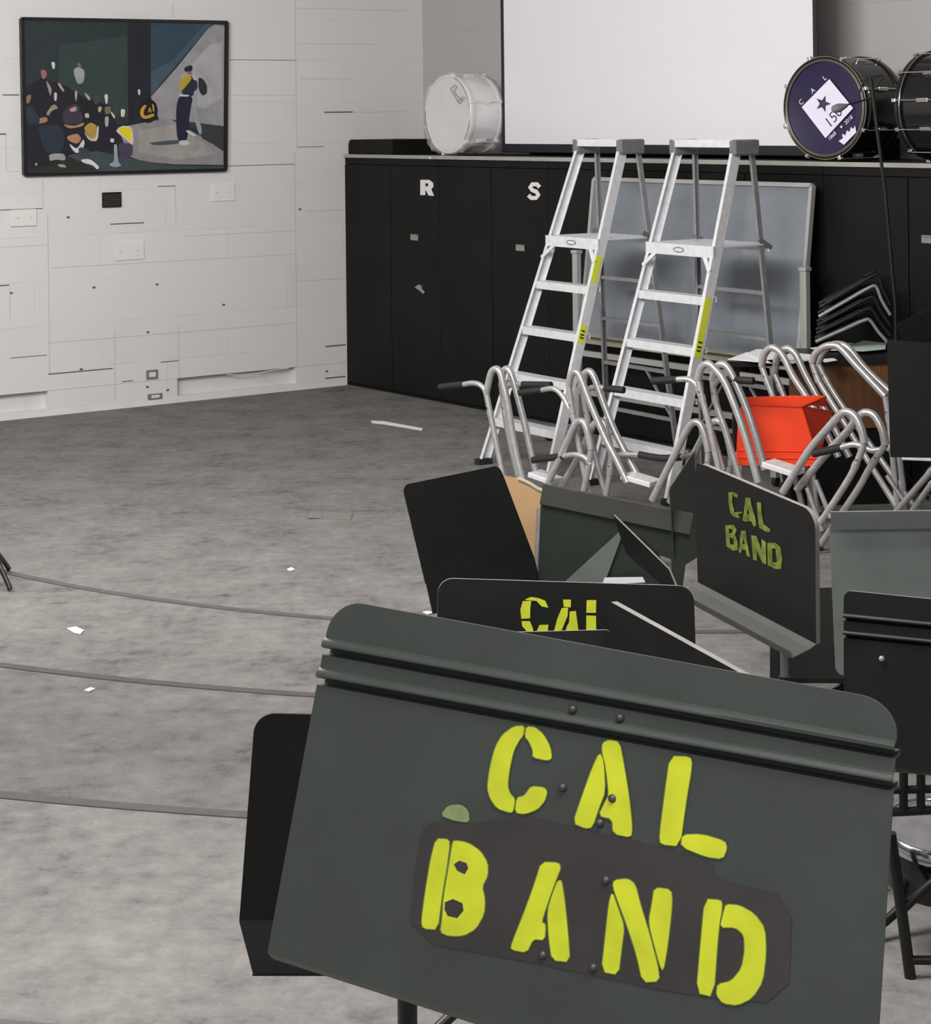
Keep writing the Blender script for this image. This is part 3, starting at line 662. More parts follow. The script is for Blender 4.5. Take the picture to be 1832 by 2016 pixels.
# ------------------------------------------------------------------ tubular aluminium drum stands
UN = V((.6, .8, 0))
def dstand(label, hub, Z, parts, plates=()):
    p0 = at(*hub, Z); r = empty('drum_stand', V((p0.x, p0.y, 0)), label, 'stand', 'tubular aluminium drum stands in front of the ladders')
    def U(x, y, k): return hit(x, y, p0 + UN * k * .13, UN)
    for kind, k, pts in parts:
        P = [U(x, y, k) for x, y in pts]; mb = MB()
        if kind == 'frame_tube': mb.tube(P, .0215); mb.build(kind, M['tube'], r)
        elif kind == 'leg':
            d = (P[-1] - P[-2]).normalized()
            if d.z > -.3: d = (d + V((0, 0, -1))).normalized()
            if P[-1].z > .03: P.append(P[-1] + d * ((P[-1].z - .02) / -d.z))
            mb.tube(P, .0185); lg = mb.build(kind, M['tube'], r)
            e = P[-1]; mb = MB(); mb.tube([V((e.x, e.y, 0.001)), V((e.x, e.y, .035))], .022); mb.build('rubber_foot', M['rubber'], lg)
            mb = MB(); q = P[0].lerp(P[1], .6); mb.tube([q - UN * .024, q + UN * .024], .006, 6); mb.build('push_button', M['chrome'], lg)
            mb = MB(); dd = (P[1] - P[0]).normalized(); mb.tube([q + dd * .02, q + dd * .055], .0215); mb.build('collar', M['tube'], lg)
        elif kind == 'handle': mb.tube(P, .0165); mb.build('handle', M['tube'], r)
        elif kind == 'grip': mb.tube(P, .021); mb.build('grip', M['rubber'], r)
        elif kind == 'brace': mb.tube(P, .014); mb.build('brace', M['alud'], r)
    for (x0, y0, x1, y1) in plates:
        a, b = U(x0, y0, 0), U(x1, y1, 0); mb = MB(); mb.beam(a + UN * .06, b + UN * .06, .14, .03, UN); mb.build('hub_plate', M['alu'], r, .004)
F_, L_, H_, G_, B_ = 'frame_tube', 'leg', 'handle', 'grip', 'brace'
dstand('leftmost tubular aluminium drum stand, its grey-tipped arm reaching over the carpet', (1055, 945), 12.1, [
    (F_, 0, [(1028, 945), (1010, 865), (1000, 800), (990, 755), (984, 733), (976, 726), (967, 733), (961, 755), (957, 775)]), (L_, 0, [(957, 775), (966, 820), (978, 880), (990, 935)]),
    (G_, 0, [(865, 762), (912, 757)]), (H_, 0, [(912, 757), (930, 754), (945, 758), (955, 770), (960, 790)]),
    (F_, 1, [(1058, 945), (1045, 890), (1030, 825), (1016, 770), (1006, 737), (998, 726), (990, 733), (987, 760)]), (L_, 1, [(987, 760), (996, 830), (1008, 890), (1020, 940)]),
    (H_, 1, [(990, 780), (996, 764), (1008, 757), (1028, 757)]), (G_, 1, [(1028, 757), (1085, 758)]),
    (F_, 0, [(1075, 957), (1105, 895), (1126, 847), (1136, 831), (1148, 831), (1156, 850), (1163, 885)]), (L_, 0, [(1163, 885), (1156, 930), (1146, 975)]),
    (H_, 0, [(1162, 915), (1150, 900), (1130, 895), (1108, 898)]), (G_, 0, [(1108, 898), (1048, 906)]),
    (F_, 1, [(1100, 965), (1140, 898), (1162, 848), (1175, 830), (1188, 832), (1196, 860), (1203, 895)]), (L_, 1, [(1203, 895), (1200, 930), (1192, 975)]),
    (H_, 1, [(1198, 925), (1203, 905), (1222, 895), (1258, 895)]), (G_, 1, [(1258, 895), (1300, 902), (1340, 900)]), (B_, 1, [(1340, 900), (1367, 893)])],
    [(1040, 934, 1085, 950)])
dstand('tubular aluminium drum stand second from the left, between the two ladders', (1245, 955), 11.75, [
    (F_, 0, [(1235, 950), (1213, 905), (1190, 860), (1160, 790), (1142, 742), (1133, 732), (1124, 738), (1119, 760)]), (L_, 0, [(1119, 760), (1128, 820), (1140, 880), (1152, 940)]),
    (H_, 0, [(1130, 830), (1115, 795), (1103, 775), (1088, 765), (1066, 768)]), (G_, 0, [(1066, 768), (1022, 773)]),
    (F_, 1, [(1262, 950), (1230, 890), (1208, 845), (1188, 795), (1170, 745), (1160, 731), (1150, 738), (1147, 768)]), (L_, 1, [(1147, 768), (1158, 840), (1172, 900), (1185, 950)]),
    (H_, 1, [(1152, 775), (1160, 765), (1172, 762), (1190, 764)]), (G_, 1, [(1190, 764), (1228, 768)]),
    (F_, 0, [(1283, 985), (1325, 900), (1350, 850), (1364, 832), (1378, 835), (1388, 860), (1394, 890)]), (L_, 0, [(1394, 890), (1391, 920), (1384, 955)]),
    (F_, 1, [(1318, 990), (1372, 882), (1394, 842), (1408, 829), (1422, 835), (1432, 862), (1440, 900)]), (L_, 1, [(1440, 900), (1436, 925), (1425, 960)]), (B_, 0, [(1402, 850), (1425, 925)]),
    (H_, 1, [(1436, 912), (1442, 900), (1460, 892), (1499, 892)]), (G_, 1, [(1499, 892), (1557, 905)])],
    [(1222, 938, 1280, 955)])
dstand('tubular aluminium drum stand crossing in front of the red chair', (1510, 940), 10.8, [
    (F_, 0, [(1492, 950), (1470, 870), (1450, 810), (1425, 750), (1406, 726), (1393, 716), (1380, 724), (1373, 748)]), (L_, 0, [(1373, 748), (1382, 785), (1394, 830), (1405, 880)]),
    (H_, 0, [(1378, 780), (1370, 758), (1355, 747), (1332, 747)]), (G_, 0, [(1332, 747), (1283, 750)]),
    (F_, 1, [(1505, 925), (1480, 835), (1456, 772), (1436, 730), (1423, 717), (1410, 723), (1402, 748)]), (L_, 1, [(1402, 748), (1408, 790), (1425, 840), (1440, 890)]),
    (H_, 1, [(1404, 760), (1415, 748), (1432, 747)]), (G_, 1, [(1432, 747), (1483, 750)]),
    (F_, 0, [(1540, 970), (1590, 890), (1630, 842), (1655, 815), (1668, 811), (1683, 820), (1695, 845), (1701, 872)]), (L_, 0, [(1701, 872), (1680, 925), (1650, 975), (1600, 1050)]),
    (H_, 0, [(1700, 880), (1680, 875), (1655, 881)]), (G_, 0, [(1655, 881), (1600, 893)]),
    (F_, 1, [(1568, 965), (1620, 900), (1665, 852), (1690, 820), (1705, 812), (1722, 820), (1736, 847), (1742, 876)]), (L_, 1, [(1742, 876), (1715, 915), (1690, 960), (1650, 1020)]),
    (H_, 1, [(1702, 880), (1716, 887), (1738, 884)]), (B_, 0, [(1605, 945), (1635, 1020)]), (B_, 0, [(1588, 960), (1618, 1045)])],
    [(1500, 914, 1562, 934)])
dstand('tubular aluminium drum stand standing behind the red chair, hoops over the papers', (1600, 860), 11.5, [
    (F_, 0, [(1650, 900), (1610, 820), (1583, 775), (1560, 740), (1542, 703), (1529, 688), (1515, 685), (1503, 700), (1499, 722)]), (L_, 0, [(1499, 722), (1510, 752), (1524, 790), (1540, 850)]),
    (F_, 1, [(1672, 900), (1630, 820), (1605, 775), (1582, 732), (1566, 698), (1551, 686), (1537, 692), (1528, 710), (1524, 735)]), (L_, 1, [(1524, 735), (1535, 762), (1550, 800), (1565, 850)])])
dstand('tubular aluminium drum stand at the right, in front of the brown desk panel', (1700, 800), 11.35, [
    (F_, 0, [(1742, 780), (1712, 748), (1682, 716), (1655, 686), (1640, 680), (1622, 683), (1605, 696), (1598, 715)]), (L_, 0, [(1598, 715), (1610, 748), (1632, 785), (1660, 830)]),
    (F_, 1, [(1752, 772), (1728, 750), (1700, 722), (1670, 686), (1652, 678), (1636, 680), (1620, 693), (1610, 715)]), (L_, 1, [(1610, 715), (1628, 752), (1655, 795), (1680, 830)]), (L_, 0, [(1742, 780), (1750, 830), (1755, 880)]), (L_, 1, [(1752, 772), (1762, 830), (1768, 880)])])
dstand('tubular aluminium drum stand cut off by the right edge of the picture', (1800, 960), 11.0, [
    (F_, 0, [(1748, 886), (1775, 858), (1805, 830), (1840, 792), (1880, 762), (1900, 780)]), (F_, 1, [(1772, 880), (1800, 850), (1832, 826), (1862, 806)]),
    (H_, 0, [(1750, 885), (1762, 874), (1780, 872), (1803, 874)]), (G_, 0, [(1803, 874), (1860, 880)]), (L_, 0, [(1850, 905), (1832, 928), (1768, 1002)]), (L_, 1, [(1860, 925), (1832, 955), (1800, 1000)]),
    (B_, 0, [(1745, 936), (1778, 985)]), (B_, 1, [(1766, 815), (1762, 860)])], [(1775, 900, 1850, 903)])

# ------------------------------------------------------------------ red chair
rz = 11.2; NR = V((.12, .99, 0)).normalized(); rp0 = at(1530, 850, rz)
def RU(x, y, d=0): return hit(x, y, rp0, NR) + NR * d
r = empty('red_chair', V((rp0.x, rp0.y + .2, 0)), 'bright orange-red plastic chair with its back towards the viewer, among the drum stands', 'chair')
mb = MB(); mb.prism([RU(1461, 795), (RU(1577, 800)), RU(1612, 918), RU(1455, 916), RU(1449, 890), RU(1453, 812)], NR * .012)
mb.prism([RU(1575, 800), RU(1577, 800) + NR * .012, RU(1640, 822, .24), RU(1614, 916, .24), RU(1612, 918)], V((.01, .004, 0)))
mb.build('backrest', M['red'], r)
mb = MB(); mb.prism([RU(1461, 782, -.02), RU(1560, 779, -.02), RU(1626, 779, -.02), RU(1628, 806, .1), RU(1600, 800, .04), RU(1577, 801, -.01), RU(1461, 797, -.01)], NR * .02); mb.build('rim', M['red'], r, .004)
mb = MB()
for y in (887, 901): mb.beam(RU(1452, y, -.003), RU(1606, y + 2, -.003), .006, .006)
mb.build('rib', M['red'], r)
mb = MB(); c = rp0.copy(); c.z = RU(1530, 918).z; mb.box(c + NR * .15 + UP * .015, V((.23, -.03, 0)), NR * .14, UP * .012); mb.build('seat', M['red'], r, .01)
for sx in (-.2, .2):
    for sy in (.04, .26):
        t = V((rp0.x + sx, rp0.y + sy, c.z)); mb = MB(); mb.tube([t, V((t.x + sx * .15, t.y + (-.03 if sy < .2 else .03), 0.0))], .012); mb.build('leg', M['alud'], r)

# ------------------------------------------------------------------ desk with papers, stacked chairs on it
HZ = .88
q = [flo(1425, 712, HZ), flo(1750, 704, HZ), flo(1750, 684, HZ), flo(1545, 686, HZ)]
r = empty('office_desk', (q[0] + q[1] + q[2] + q[3]) / 4 - UP * HZ, 'brown wooden desk with a black top strewn with papers, right of the chalkboard', 'desk')
mb = MB(); mb.prism(q, -UP * .035); mb.build('desktop', M['blackp'], r)
fd = (q[1] - q[0]).normalized(); fn = V((fd.y, -fd.x, 0))
HB = .46                                   # the panel's lower edge
a = q[0].lerp(q[1], .40); b = q[1].copy(); a.z = b.z = (HB + HZ - .035) / 2
mb = MB(); mb.box((a + b) / 2 - fn * .03, (b - a) / 2, fn * .01, UP * (HZ - .035 - HB) / 2); mb.build('modesty_panel', M['brown'], r)
mb = MB(); c = (a + b) / 2; c.z = HB / 2; mb.box(c - fn * .12, (b - a) / 2, fn * .08, UP * HB / 2); mb.build('dark_block', M['black'], r)  # black block added to fill the murky dark under the desk
mb = MB(); c = q[0].lerp(q[1], .08); c.z = (HZ - .035) / 2; mb.box(c - fn * .05, fd * .02, fn * .02, UP * c.z); mb.build('leg', M['blackp'], r)
def sheet(px, z, m_, label, curl=0, grp='papers on the black desktop'):
    P = [flo(x, y, z) for x, y in px]; mb = MB(); mb.prism(P, UP * .003)
    own(mb.build('paper_sheet', m_), label, 'paper', grp)
sheet([(1432, 708), (1470, 694), (1492, 702), (1520, 716), (1500, 714)], HZ + .002, M['paper'], 'white paper at the left end of the desk')
sheet([(1466, 697), (1490, 688), (1530, 690), (1545, 706), (1500, 710)], HZ + .008, M['paper'], 'white paper under the drum-stand hoops, on top of the others')
sheet([(1520, 708), (1560, 695), (1600, 699), (1606, 708), (1560, 716)], HZ + .005, M['paper'], 'white paper at the middle of the desk\'s front edge')
sheet([(1612, 708), (1640, 706), (1648, 710), (1625, 714)], HZ + .003, M['paper'], 'small curled white paper on the desk edge above the brown panel')
sheet([(1594, 686), (1650, 676), (1680, 676), (1650, 690), (1610, 690)], HZ + .012, M['paper'], 'white paper at the back of the desk under the stacked chairs')
sheet([(1668, 682), (1700, 671), (1745, 668), (1742, 688), (1700, 692), (1672, 690)], HZ + .02, M['paperg'], 'green-printed crumpled paper at the right end of the desk')
# stack of black metal chair frames
lab = ['topmost', 'second', 'third', 'fourth', 'lowest']
for i in range(5):
    dz = i * 22
    Zc = 12.25 - .0 * i
    r = empty('folding_chair', at(1690, 640 + dz * .7, Zc + .05), '%s of the black metal chairs stacked behind the papers' % lab[i], 'chair', 'black chairs stacked on the desk')
    A_ = at(1613 - i * 2, 607 + dz * .75 + (0 if i else -2), Zc); K_ = at(1722 - i * 4, 540 + dz, Zc); D_ = at(1752, 600 + dz * .9, Zc)
    for j in (0, 1):
        sh = V((.035, .22, 0)) * j
        mb = MB(); mb.tube([A_ + sh, A_.lerp(K_, .5) + sh, A_.lerp(K_, .93) + sh, K_ + sh + V((.02, 0, -.01)), K_.lerp(D_, .5) + sh, D_ + sh], .011); mb.build('frame_tube', M['alud'] if i in (1, 4) and j == 0 else M['blackp'], r)
    mb = MB(); n_ = (K_ - A_).normalized(); c = A_.lerp(K_, .45) + V((.02, .11, .014)); mb.box(c, n_ * .14, V((.015, .10, 0)), n_.cross(V((0, 1, 0))) * .006); mb.build('seat', M['blackp'], r, .004)

# ------------------------------------------------------------------ microphone stand beside the cabinets
mz = 12.05
base = at(1765, 700, mz); base.z = 0
r = empty('microphone_stand', base, 'tall thin black microphone stand reaching up in front of the purple drum', 'stand')
top = at(1713, 152, mz)
mb = MB(); mb.tube([V((base.x, base.y, .02)), at(1762, 600, mz), at(1742, 380, mz), top], .011, smoothpath=False); mb.build('pole', M['blackp'], r)
mb = MB(); mb.tube([at(1716, 175, mz), at(1738, 150, mz), at(1705, 155, mz), at(1692, 180, mz), at(1690, 196, mz)], .006); mb.build('cable_loop', M['rubber'], r)
mb = MB(); mb.tube([at(1716, 192, mz), at(1690, 200, mz), at(1668, 206, mz)], .006); mb.build('boom_arm', M['blackp'], r)
for a in (0.3, 2.4, 4.5):
    mb = MB(); mb.tube([V((base.x, base.y, .22)), V((base.x + .2 * math.cos(a), base.y + .2 * math.sin(a), .012))], .010); mb.build('leg', M['blackp'], r)
r2 = empty('microphone', at(1650, 215, mz), 'grey foam-covered microphone pointing at the purple drum head', 'microphone')
mb = MB(); c = at(1636, 217, mz); d = (at(1668, 207, mz) - c); L = d.length
mb.lathe([(-.0, .004), (.006, .018), (.02, .025), (L * .5, .027), (L * .72, .02), (L, .008), (L, .001)], c, d, 20); mb.build('foam_cover', M['bracket'], r2)

# ------------------------------------------------------------------ music stands
RIBP = [(-.0085, 0), (-.0070, -.0036), (-.0045, -.0058), (-.0015, -.0055), (.0006, -.0015), (.0010, .013), (.0058, .013), (.0066, 0)]
def V3(t): return V(t)
def music_stand(label, p, n, quad, side=1, ribs=(), lip='bottom', lipdir=1, m_=None, rad=(.032, .0), edge=None, extra=None, base=True, lipw=.055, group='music stands crowded at the right', postoff=(0, 0), lipvec=None, lipm=None, ethick=.007, warp=0):
    """quad: desk corners TL TR BR BL; the desk lies in the plane through p with normal n (n points away from the viewer)"""
    p, n = V3(p), V3(n).normalized(); m_ = m_ or M['deskk']
    if n.dot(p - O) < 0: n = -n
    q = [hit(x, y, p, n) for x, y in quad]; cen = (q[0] + q[1] + q[2] + q[3]) / 4
    fz = tier(cen + V((0, .1, 0)))
    bx_, by_ = cen.x + n.x * .09 + postoff[0], cen.y + n.y * .09 + postoff[1]
    fz = tier((bx_, by_)); r = empty('music_stand', V((bx_, by_, fz)), label, 'music stand', group)
    wv, hv = (q[1] - q[0]).length, (q[3] - q[0]).length
    def pt(u, v):
        v = v - warp * u * v * (1 - v)
        return q[0].lerp(q[1], u).lerp(q[3].lerp(q[2], u), v)
    rt, rb = rad; vs_ = set([0.0, 1.0])
    for i in range(9):
        a = math.pi / 2 * i / 8
        if rt: vs_.add((rt - rt * math.cos(a)) / hv)
        if rb: vs_.add(1 - (rb - rb * math.cos(a)) / hv)
    for c in ribs:
        for o_, _d in RIBP: vs_.add(c + o_ / hv)
    rows = sorted(v for v in vs_ if 0 <= v <= 1); verts = []; NU = 16
    for v in rows:
        ins = 0; h = v * hv; hb = (1 - v) * hv
        if rt and h < rt: ins = rt - math.sqrt(max(0, rt * rt - (rt - h) ** 2))
        if rb and hb < rb: ins = rb - math.sqrt(max(0, rb * rb - (rb - hb) ** 2))
        dep = 0
        for c in ribs:
            t = (v - c) * hv
            for (oa, da), (ob, db) in zip(RIBP, RIBP[1:]):
                if oa - 1e-7 <= t < ob - 1e-7 or abs(t - ob) < 1e-7 and ob == RIBP[-1][0]: dep = da + (db - da) * (t - oa) / (ob - oa)
        row = [pt(ins / wv + (1 - 2 * ins / wv) * i / NU, v) + n * dep for i in range(NU + 1)]
        verts.append(row)
    mb = MB(); nr = len(verts); N1 = NU + 1
    front = [x for row in verts for x in row]; back = [x + n * (ethick if edge else .003) for x in front]
    fs = [(i * N1 + j, (i + 1) * N1 + j, (i + 1) * N1 + j + 1, i * N1 + j + 1) for i in range(nr - 1) for j in range(NU)]
    K = nr * N1
    fs += [tuple(K + x for x in f[::-1]) for f in fs]
    loop = [i for i in range(N1)] + [i * N1 + NU for i in range(1, nr)] + [(nr - 1) * N1 + i for i in range(NU - 1, -1, -1)] + [i * N1 for i in range(nr - 2, 0, -1)]
    mb.add(front + back, fs)
    mb.add(front + back, [(loop[i], loop[(i + 1) % len(loop)], K + loop[(i + 1) % len(loop)], K + loop[i]) for i in range(len(loop))], 1 if edge else 0)
    desk = mb.build('desk', [m_, edge or m_], r)
    for pl in desk.data.polygons: pl.use_smooth = False
    if ribs:
        for pl in desk.data.polygons: pl.use_smooth = True
        desk.data.set_sharp_from_angle(angle=math.radians(50))
    if lip:
        a, b = (q[3], q[2]) if lip == 'bottom' else (q[0], q[1]); up = (q[0] - q[3]).normalized() * (1 if lip == 'bottom' else -1)
        dn = n * lipdir
        mb = MB(); sec = [V((0, 0, 0)), dn * lipw * .25 - up * .008, dn * lipw - up * .02, dn * (lipw + .004) - up * .004]
        if lipvec: lv = V(lipvec); b0 = (-n * .014 + up * .006) if lip == 'top' else V((0, 0, 0)); sec = [b0, b0 + lv * .5, b0 + lv, b0 + lv + (n * .012 if lip == 'top' else V((0, -.012, .003)))]
        A = [a + s_ for s_ in sec]; B = [b + s_ for s_ in sec]; t = up * -.0025
        vs = A + B + [x + t for x in A] + [x + t for x in B]
        f = []
        for i in range(3): f += [(i, i + 1, 5 + i, 4 + i), (8 + i, 12 + i, 13 + i, 9 + i)]
        f += [(0, 8, 9, 1), (1, 9, 10, 2), (2, 10, 11, 3), (4, 5, 13, 12), (5, 6, 14, 13), (6, 7, 15, 14), (3, 11, 15, 7), (0, 4, 12, 8)]
        mb.add(vs, f); mb.build('shelf_lip', lipm or m_, r)
    if extra: extra(r, desk, p, n, pt)
    if base:
        tp = cen + n * .03; hub = V((bx_, by_, cen.z - .02))
        mb = MB(); mb.box(cen + n * .018, (q[1] - q[0]).normalized() * .045, n * .014, (q[0] - q[3]).normalized() * .05); mb.build('bracket', M['blackp'], r, .004)
        mb = MB(); mb.tube([tp, hub], .012); mb.tube([hub, V((bx_, by_, fz + .35))], .0105); mb.build('inner_tube', M['alud'], r)
        mb = MB(); mb.tube([V((bx_, by_, fz + .06)), V((bx_, by_, max(fz + .42, cen.z - .33)))], .0155); mb.build('outer_tube', M['blackp'], r)
        for k in range(3):
            a = 1.57 + k * 2.094; d = V((math.cos(a), math.sin(a), 0)); c = V((bx_, by_, fz))
            mb = MB(); mb.tube([c + UP * .11, c + UP * .10 + d * .06, c + UP * .05 + d * .15, c + UP * .012 + d * .25], .011); mb.build('leg', M['blackp'], r)
    return r

def letters(polys, origin, sc, m_, name='lettering', d=.0016):
    def f(r, desk, p, n, pt):
        for pl in polys:
            hol = []
            if isinstance(pl[0], list): hol = pl[1:]; pl = pl[0]
            mb = MB(); g = lambda L: [hit(x, y, p - n * d, n) for x, y in zc(L, *origin, sc)]
            mb.poly(g(pl), [g(h) for h in hol], want=-n); mb.build(name, m_, desk)
    return f
S1 = [  # letters of the foreground desk, traced in a 2.4105x view
 [(560, 118), (510, 120), (455, 160), (420, 220), (395, 320), (383, 410), (395, 460), (430, 510), (490, 530), (505, 525), (515, 465), (490, 440), (478, 400), (490, 310), (510, 230), (535, 185), (552, 165)],
 [(568, 122), (610, 125), (650, 160), (680, 215), (690, 270), (670, 283), (598, 268), (600, 235), (580, 190), (562, 170)],
 [(522, 460), (560, 450), (590, 405), (650, 410), (668, 430), (655, 475), (620, 515), (560, 537), (515, 530)],
 [(915, 245), (935, 280), (942, 430), (915, 500), (880, 600), (850, 605), (790, 580), (830, 460), (880, 320)],
 [(930, 200), (960, 185), (1010, 195), (1030, 300), (1055, 450), (1070, 600), (1065, 648), (980, 630), (975, 560), (910, 545), (945, 475), (960, 450), (948, 330), (927, 240)],
 [(1250, 262), (1345, 265), (1355, 300), (1325, 480), (1297, 690), (1205, 680), (1200, 640), (1225, 440)],
 [(1307, 635), (1400, 632), (1510, 665), (1520, 700), (1500, 750), (1420, 740), (1302, 692)],
 [(140, 655), (190, 655), (206, 670), (190, 790), (166, 930), (148, 1085), (80, 1080), (70, 1050), (90, 900), (115, 750)],
 [[(225, 662), (290, 672), (350, 712), (385, 770), (385, 830), (358, 880), (372, 940), (368, 1010), (330, 1080), (270, 1115), (200, 1115), (160, 1098), (170, 1030), (176, 930), (200, 790), (217, 680)],
  [(225, 775), (250, 758), (285, 770), (292, 795), (275, 822), (240, 805)], [(182, 955), (220, 940), (265, 960), (270, 995), (240, 1030), (195, 1020), (180, 990)]],
 [(640, 765), (720, 768), (732, 790), (708, 850), (660, 985), (640, 1050), (660, 1060), (655, 1135), (600, 1130), (570, 1195), (495, 1180), (500, 1150), (560, 1000), (610, 860)],
 [(717, 855), (735, 850), (750, 950), (765, 1100), (775, 1240), (690, 1230), (675, 1130), (668, 1000), (690, 920)],
 [(975, 905), (960, 960), (945, 1100), (925, 1285), (1005, 1300), (1020, 1170), (1033, 1070), (1000, 975)],
 [(985, 850), (1050, 843), (1085, 870), (1110, 970), (1150, 1100), (1190, 1250), (1200, 1330), (1120, 1335), (1090, 1200), (1044, 1060), (1008, 965), (978, 880)],
 [(1175, 885), (1255, 895), (1260, 960), (1240, 1150), (1217, 1285), (1200, 1250), (1158, 1095), (1150, 1040), (1165, 960)],
 [(1415, 940), (1490, 945), (1498, 970), (1478, 1100), (1456, 1405), (1375, 1385), (1395, 1150)],
 [(1515, 965), (1580, 970), (1650, 1010), (1700, 1080), (1705, 1200), (1690, 1330), (1640, 1410), (1570, 1445), (1500, 1435), (1470, 1395), (1475, 1345), (1540, 1330), (1590, 1270), (1605, 1180), (1600, 1110), (1560, 1075), (1485, 1075), (1505, 1000)],
]
def S1s():
    out = []
    for q in S1: out.append([smooth_loop(h) for h in q] if isinstance(q[0], list) else smooth_loop(q))
    return out
def grow(L, k):
    cx_, cy_ = sum(x for x, _ in L) / len(L), sum(y for _, y in L) / len(L); o = []
    n = len(L)
    for i in range(n):
        a, b = L[i - 1], L[(i + 1) % n]; dx, dy = b[0] - a[0], b[1] - a[1]; l = math.hypot(dx, dy) or 1
        o.append((L[i][0] + dy / l * k, L[i][1] - dx / l * k))
    def area_(Q): return abs(sum(Q[i][0] * Q[(i + 1) % len(Q)][1] - Q[(i + 1) % len(Q)][0] * Q[i][1] for i in range(len(Q))))
    if area_(o) < area_(L):
        o = [(2 * L[i][0] - o[i][0], 2 * L[i][1] - o[i][1]) for i in range(n)]
    return o
def s1_extra(r, desk, p, n, pt):
    letters([smooth_loop([(90, 570), (300, 585), (560, 545), (800, 600), (1200, 692), (1440, 762), (1470, 850), (1830, 935), (1812, 1440), (1300, 1392), (600, 1240), (10, 1135), (50, 700)])], (800, 1380), 2.4105, M['patch'], 'paint_patch', .0009)(r, desk, p, n, pt)
    sm = smooth_loop([(160, 545), (195, 495), (260, 490), (295, 520), (300, 578), (230, 570)])
    letters([sm], (800, 1380), 2.4105, mat('faded_smudge', srgb(128, 146, 96), .7, noise=.3, nscale=40), 'paint_smudge', .0012)(r, desk, p, n, pt)
    halo = [grow(q[0] if isinstance(q[0], list) else q, 5) for q in S1s()]
    letters(halo, (800, 1380), 2.4105, M['yel2'], 'overspray', .0012)(r, desk, p, n, pt)
    letters(S1s(), (800, 1380), 2.4105, M['yel'])(r, desk, p, n, pt)
    letters([[(225, 775), (250, 758), (285, 770), (292, 795), (275, 822), (240, 805)], [(182, 955), (220, 940), (265, 960), (270, 995), (240, 1030), (195, 1020), (180, 990)]], (800, 1380), 2.4105, M['patch'], 'bare_spot', .0018)(r, desk, p, n, pt)
    for x, y in ((1127, 1396), (1220, 1413), (1107, 1550), (1180, 1620), (1192, 1733), (1068, 1880), (1167, 1905), (1205, 1572)):
        mb = MB(); mb.ball(hit(x, y, p - n * .001, n), .0036); mb.build('rivet', M['rivet'], desk)
p1, n1 = (.08, 1.621, 1.764), (.424, .892, -.158)
music_stand('foreground music stand desk stencilled CAL BAND in large yellow letters, closest to the viewer', p1, n1,
            [(655, 1178), (1768, 1382), (1715, 2250), (527, 1870)], ribs=(.140, .226), warp=.22, m_=M['desk'], extra=s1_extra, lipdir=1, lipw=.05, rad=(.03, 0))
music_stand('plain black music stand desk sticking out left behind the foreground CAL BAND desk', (-.086, 3.017, 1.293), (-.15, .985, .081),
            [(502, 1404), (1140, 1420), (1115, 1815), (471, 1812)], lipvec=(.022, -.02, -.07), rad=(.03, 0))
music_stand('tilted black music stand desk at the far left of the cluster, against the carpet', (-.009, 6.45, 1.044), (-.705, .597, -.383),
            [(792, 955), (983, 916), (1052, 1099), (838, 1149)], lipvec=(.02, -.03, -.085), rad=(.028, 0), m_=M['deskk'])
music_stand('dark green music stand desk with a folded ledge along its top, before the drum stands', (.479, 6.837, .836), (.282, .939, .197),
            [(1064, 986), (1358, 1046), (1335, 1215), (1058, 1160)], lip='top', lipvec=(.012, -.012, .066), rad=(0, .02), m_=M['deskd'], lipm=M['lipg'])
S5 = [[(115, 132), (180, 132), (172, 200), (172, 268), (103, 272), (95, 200)], [(130, 120), (180, 100), (240, 110), (290, 130), (315, 185), (262, 175), (222, 132), (150, 126)],
      [(105, 290), (170, 290), (195, 350), (195, 390), (150, 375), (110, 330)], [(245, 320), (315, 318), (310, 370), (230, 385), (225, 365)],
      [(430, 120), (492, 122), (490, 182), (435, 178)], [(420, 187), (470, 184), (465, 250), (420, 360), (360, 368), (385, 270)], [(482, 215), (530, 210), (555, 400), (440, 400), (460, 330), (477, 300)],
      [(615, 125), (690, 125), (688, 225), (612, 225)], [(612, 245), (688, 248), (690, 400), (612, 400)], [(692, 366), (750, 366), (750, 400), (692, 400)]]
music_stand('black music stand desk with a worn, light-catching pale top edge and the stencilled letters CAL', (.185, 3.927, 1.289), (-.029, .97, -.15),
            [(862, 1138), (1365, 1154), (1375, 1460), (855, 1440)], rad=(.03, .02), edge=M['edge'], ethick=.013, extra=letters(S5, (1000, 1150), 3.983, M['yel']))
music_stand('black music stand desk, its bright edge slanting down right behind the foreground desk', (.46, 3.35, 1.05), (.72, .69, -.08),
            [(1200, 1184), (1600, 1404), (1570, 1640), (1195, 1440)], rad=(.004, .01), edge=M['edge'], ethick=.016)
music_stand('black music stand desk whose pale top edge crosses below the letters CAL', (.03, 3.62, 1.1), (.04, .98, -.2),
            [(690, 1252), (1204, 1240), (1212, 1565), (695, 1575)], rad=(.012, .01), edge=M['edge'], ethick=.018)
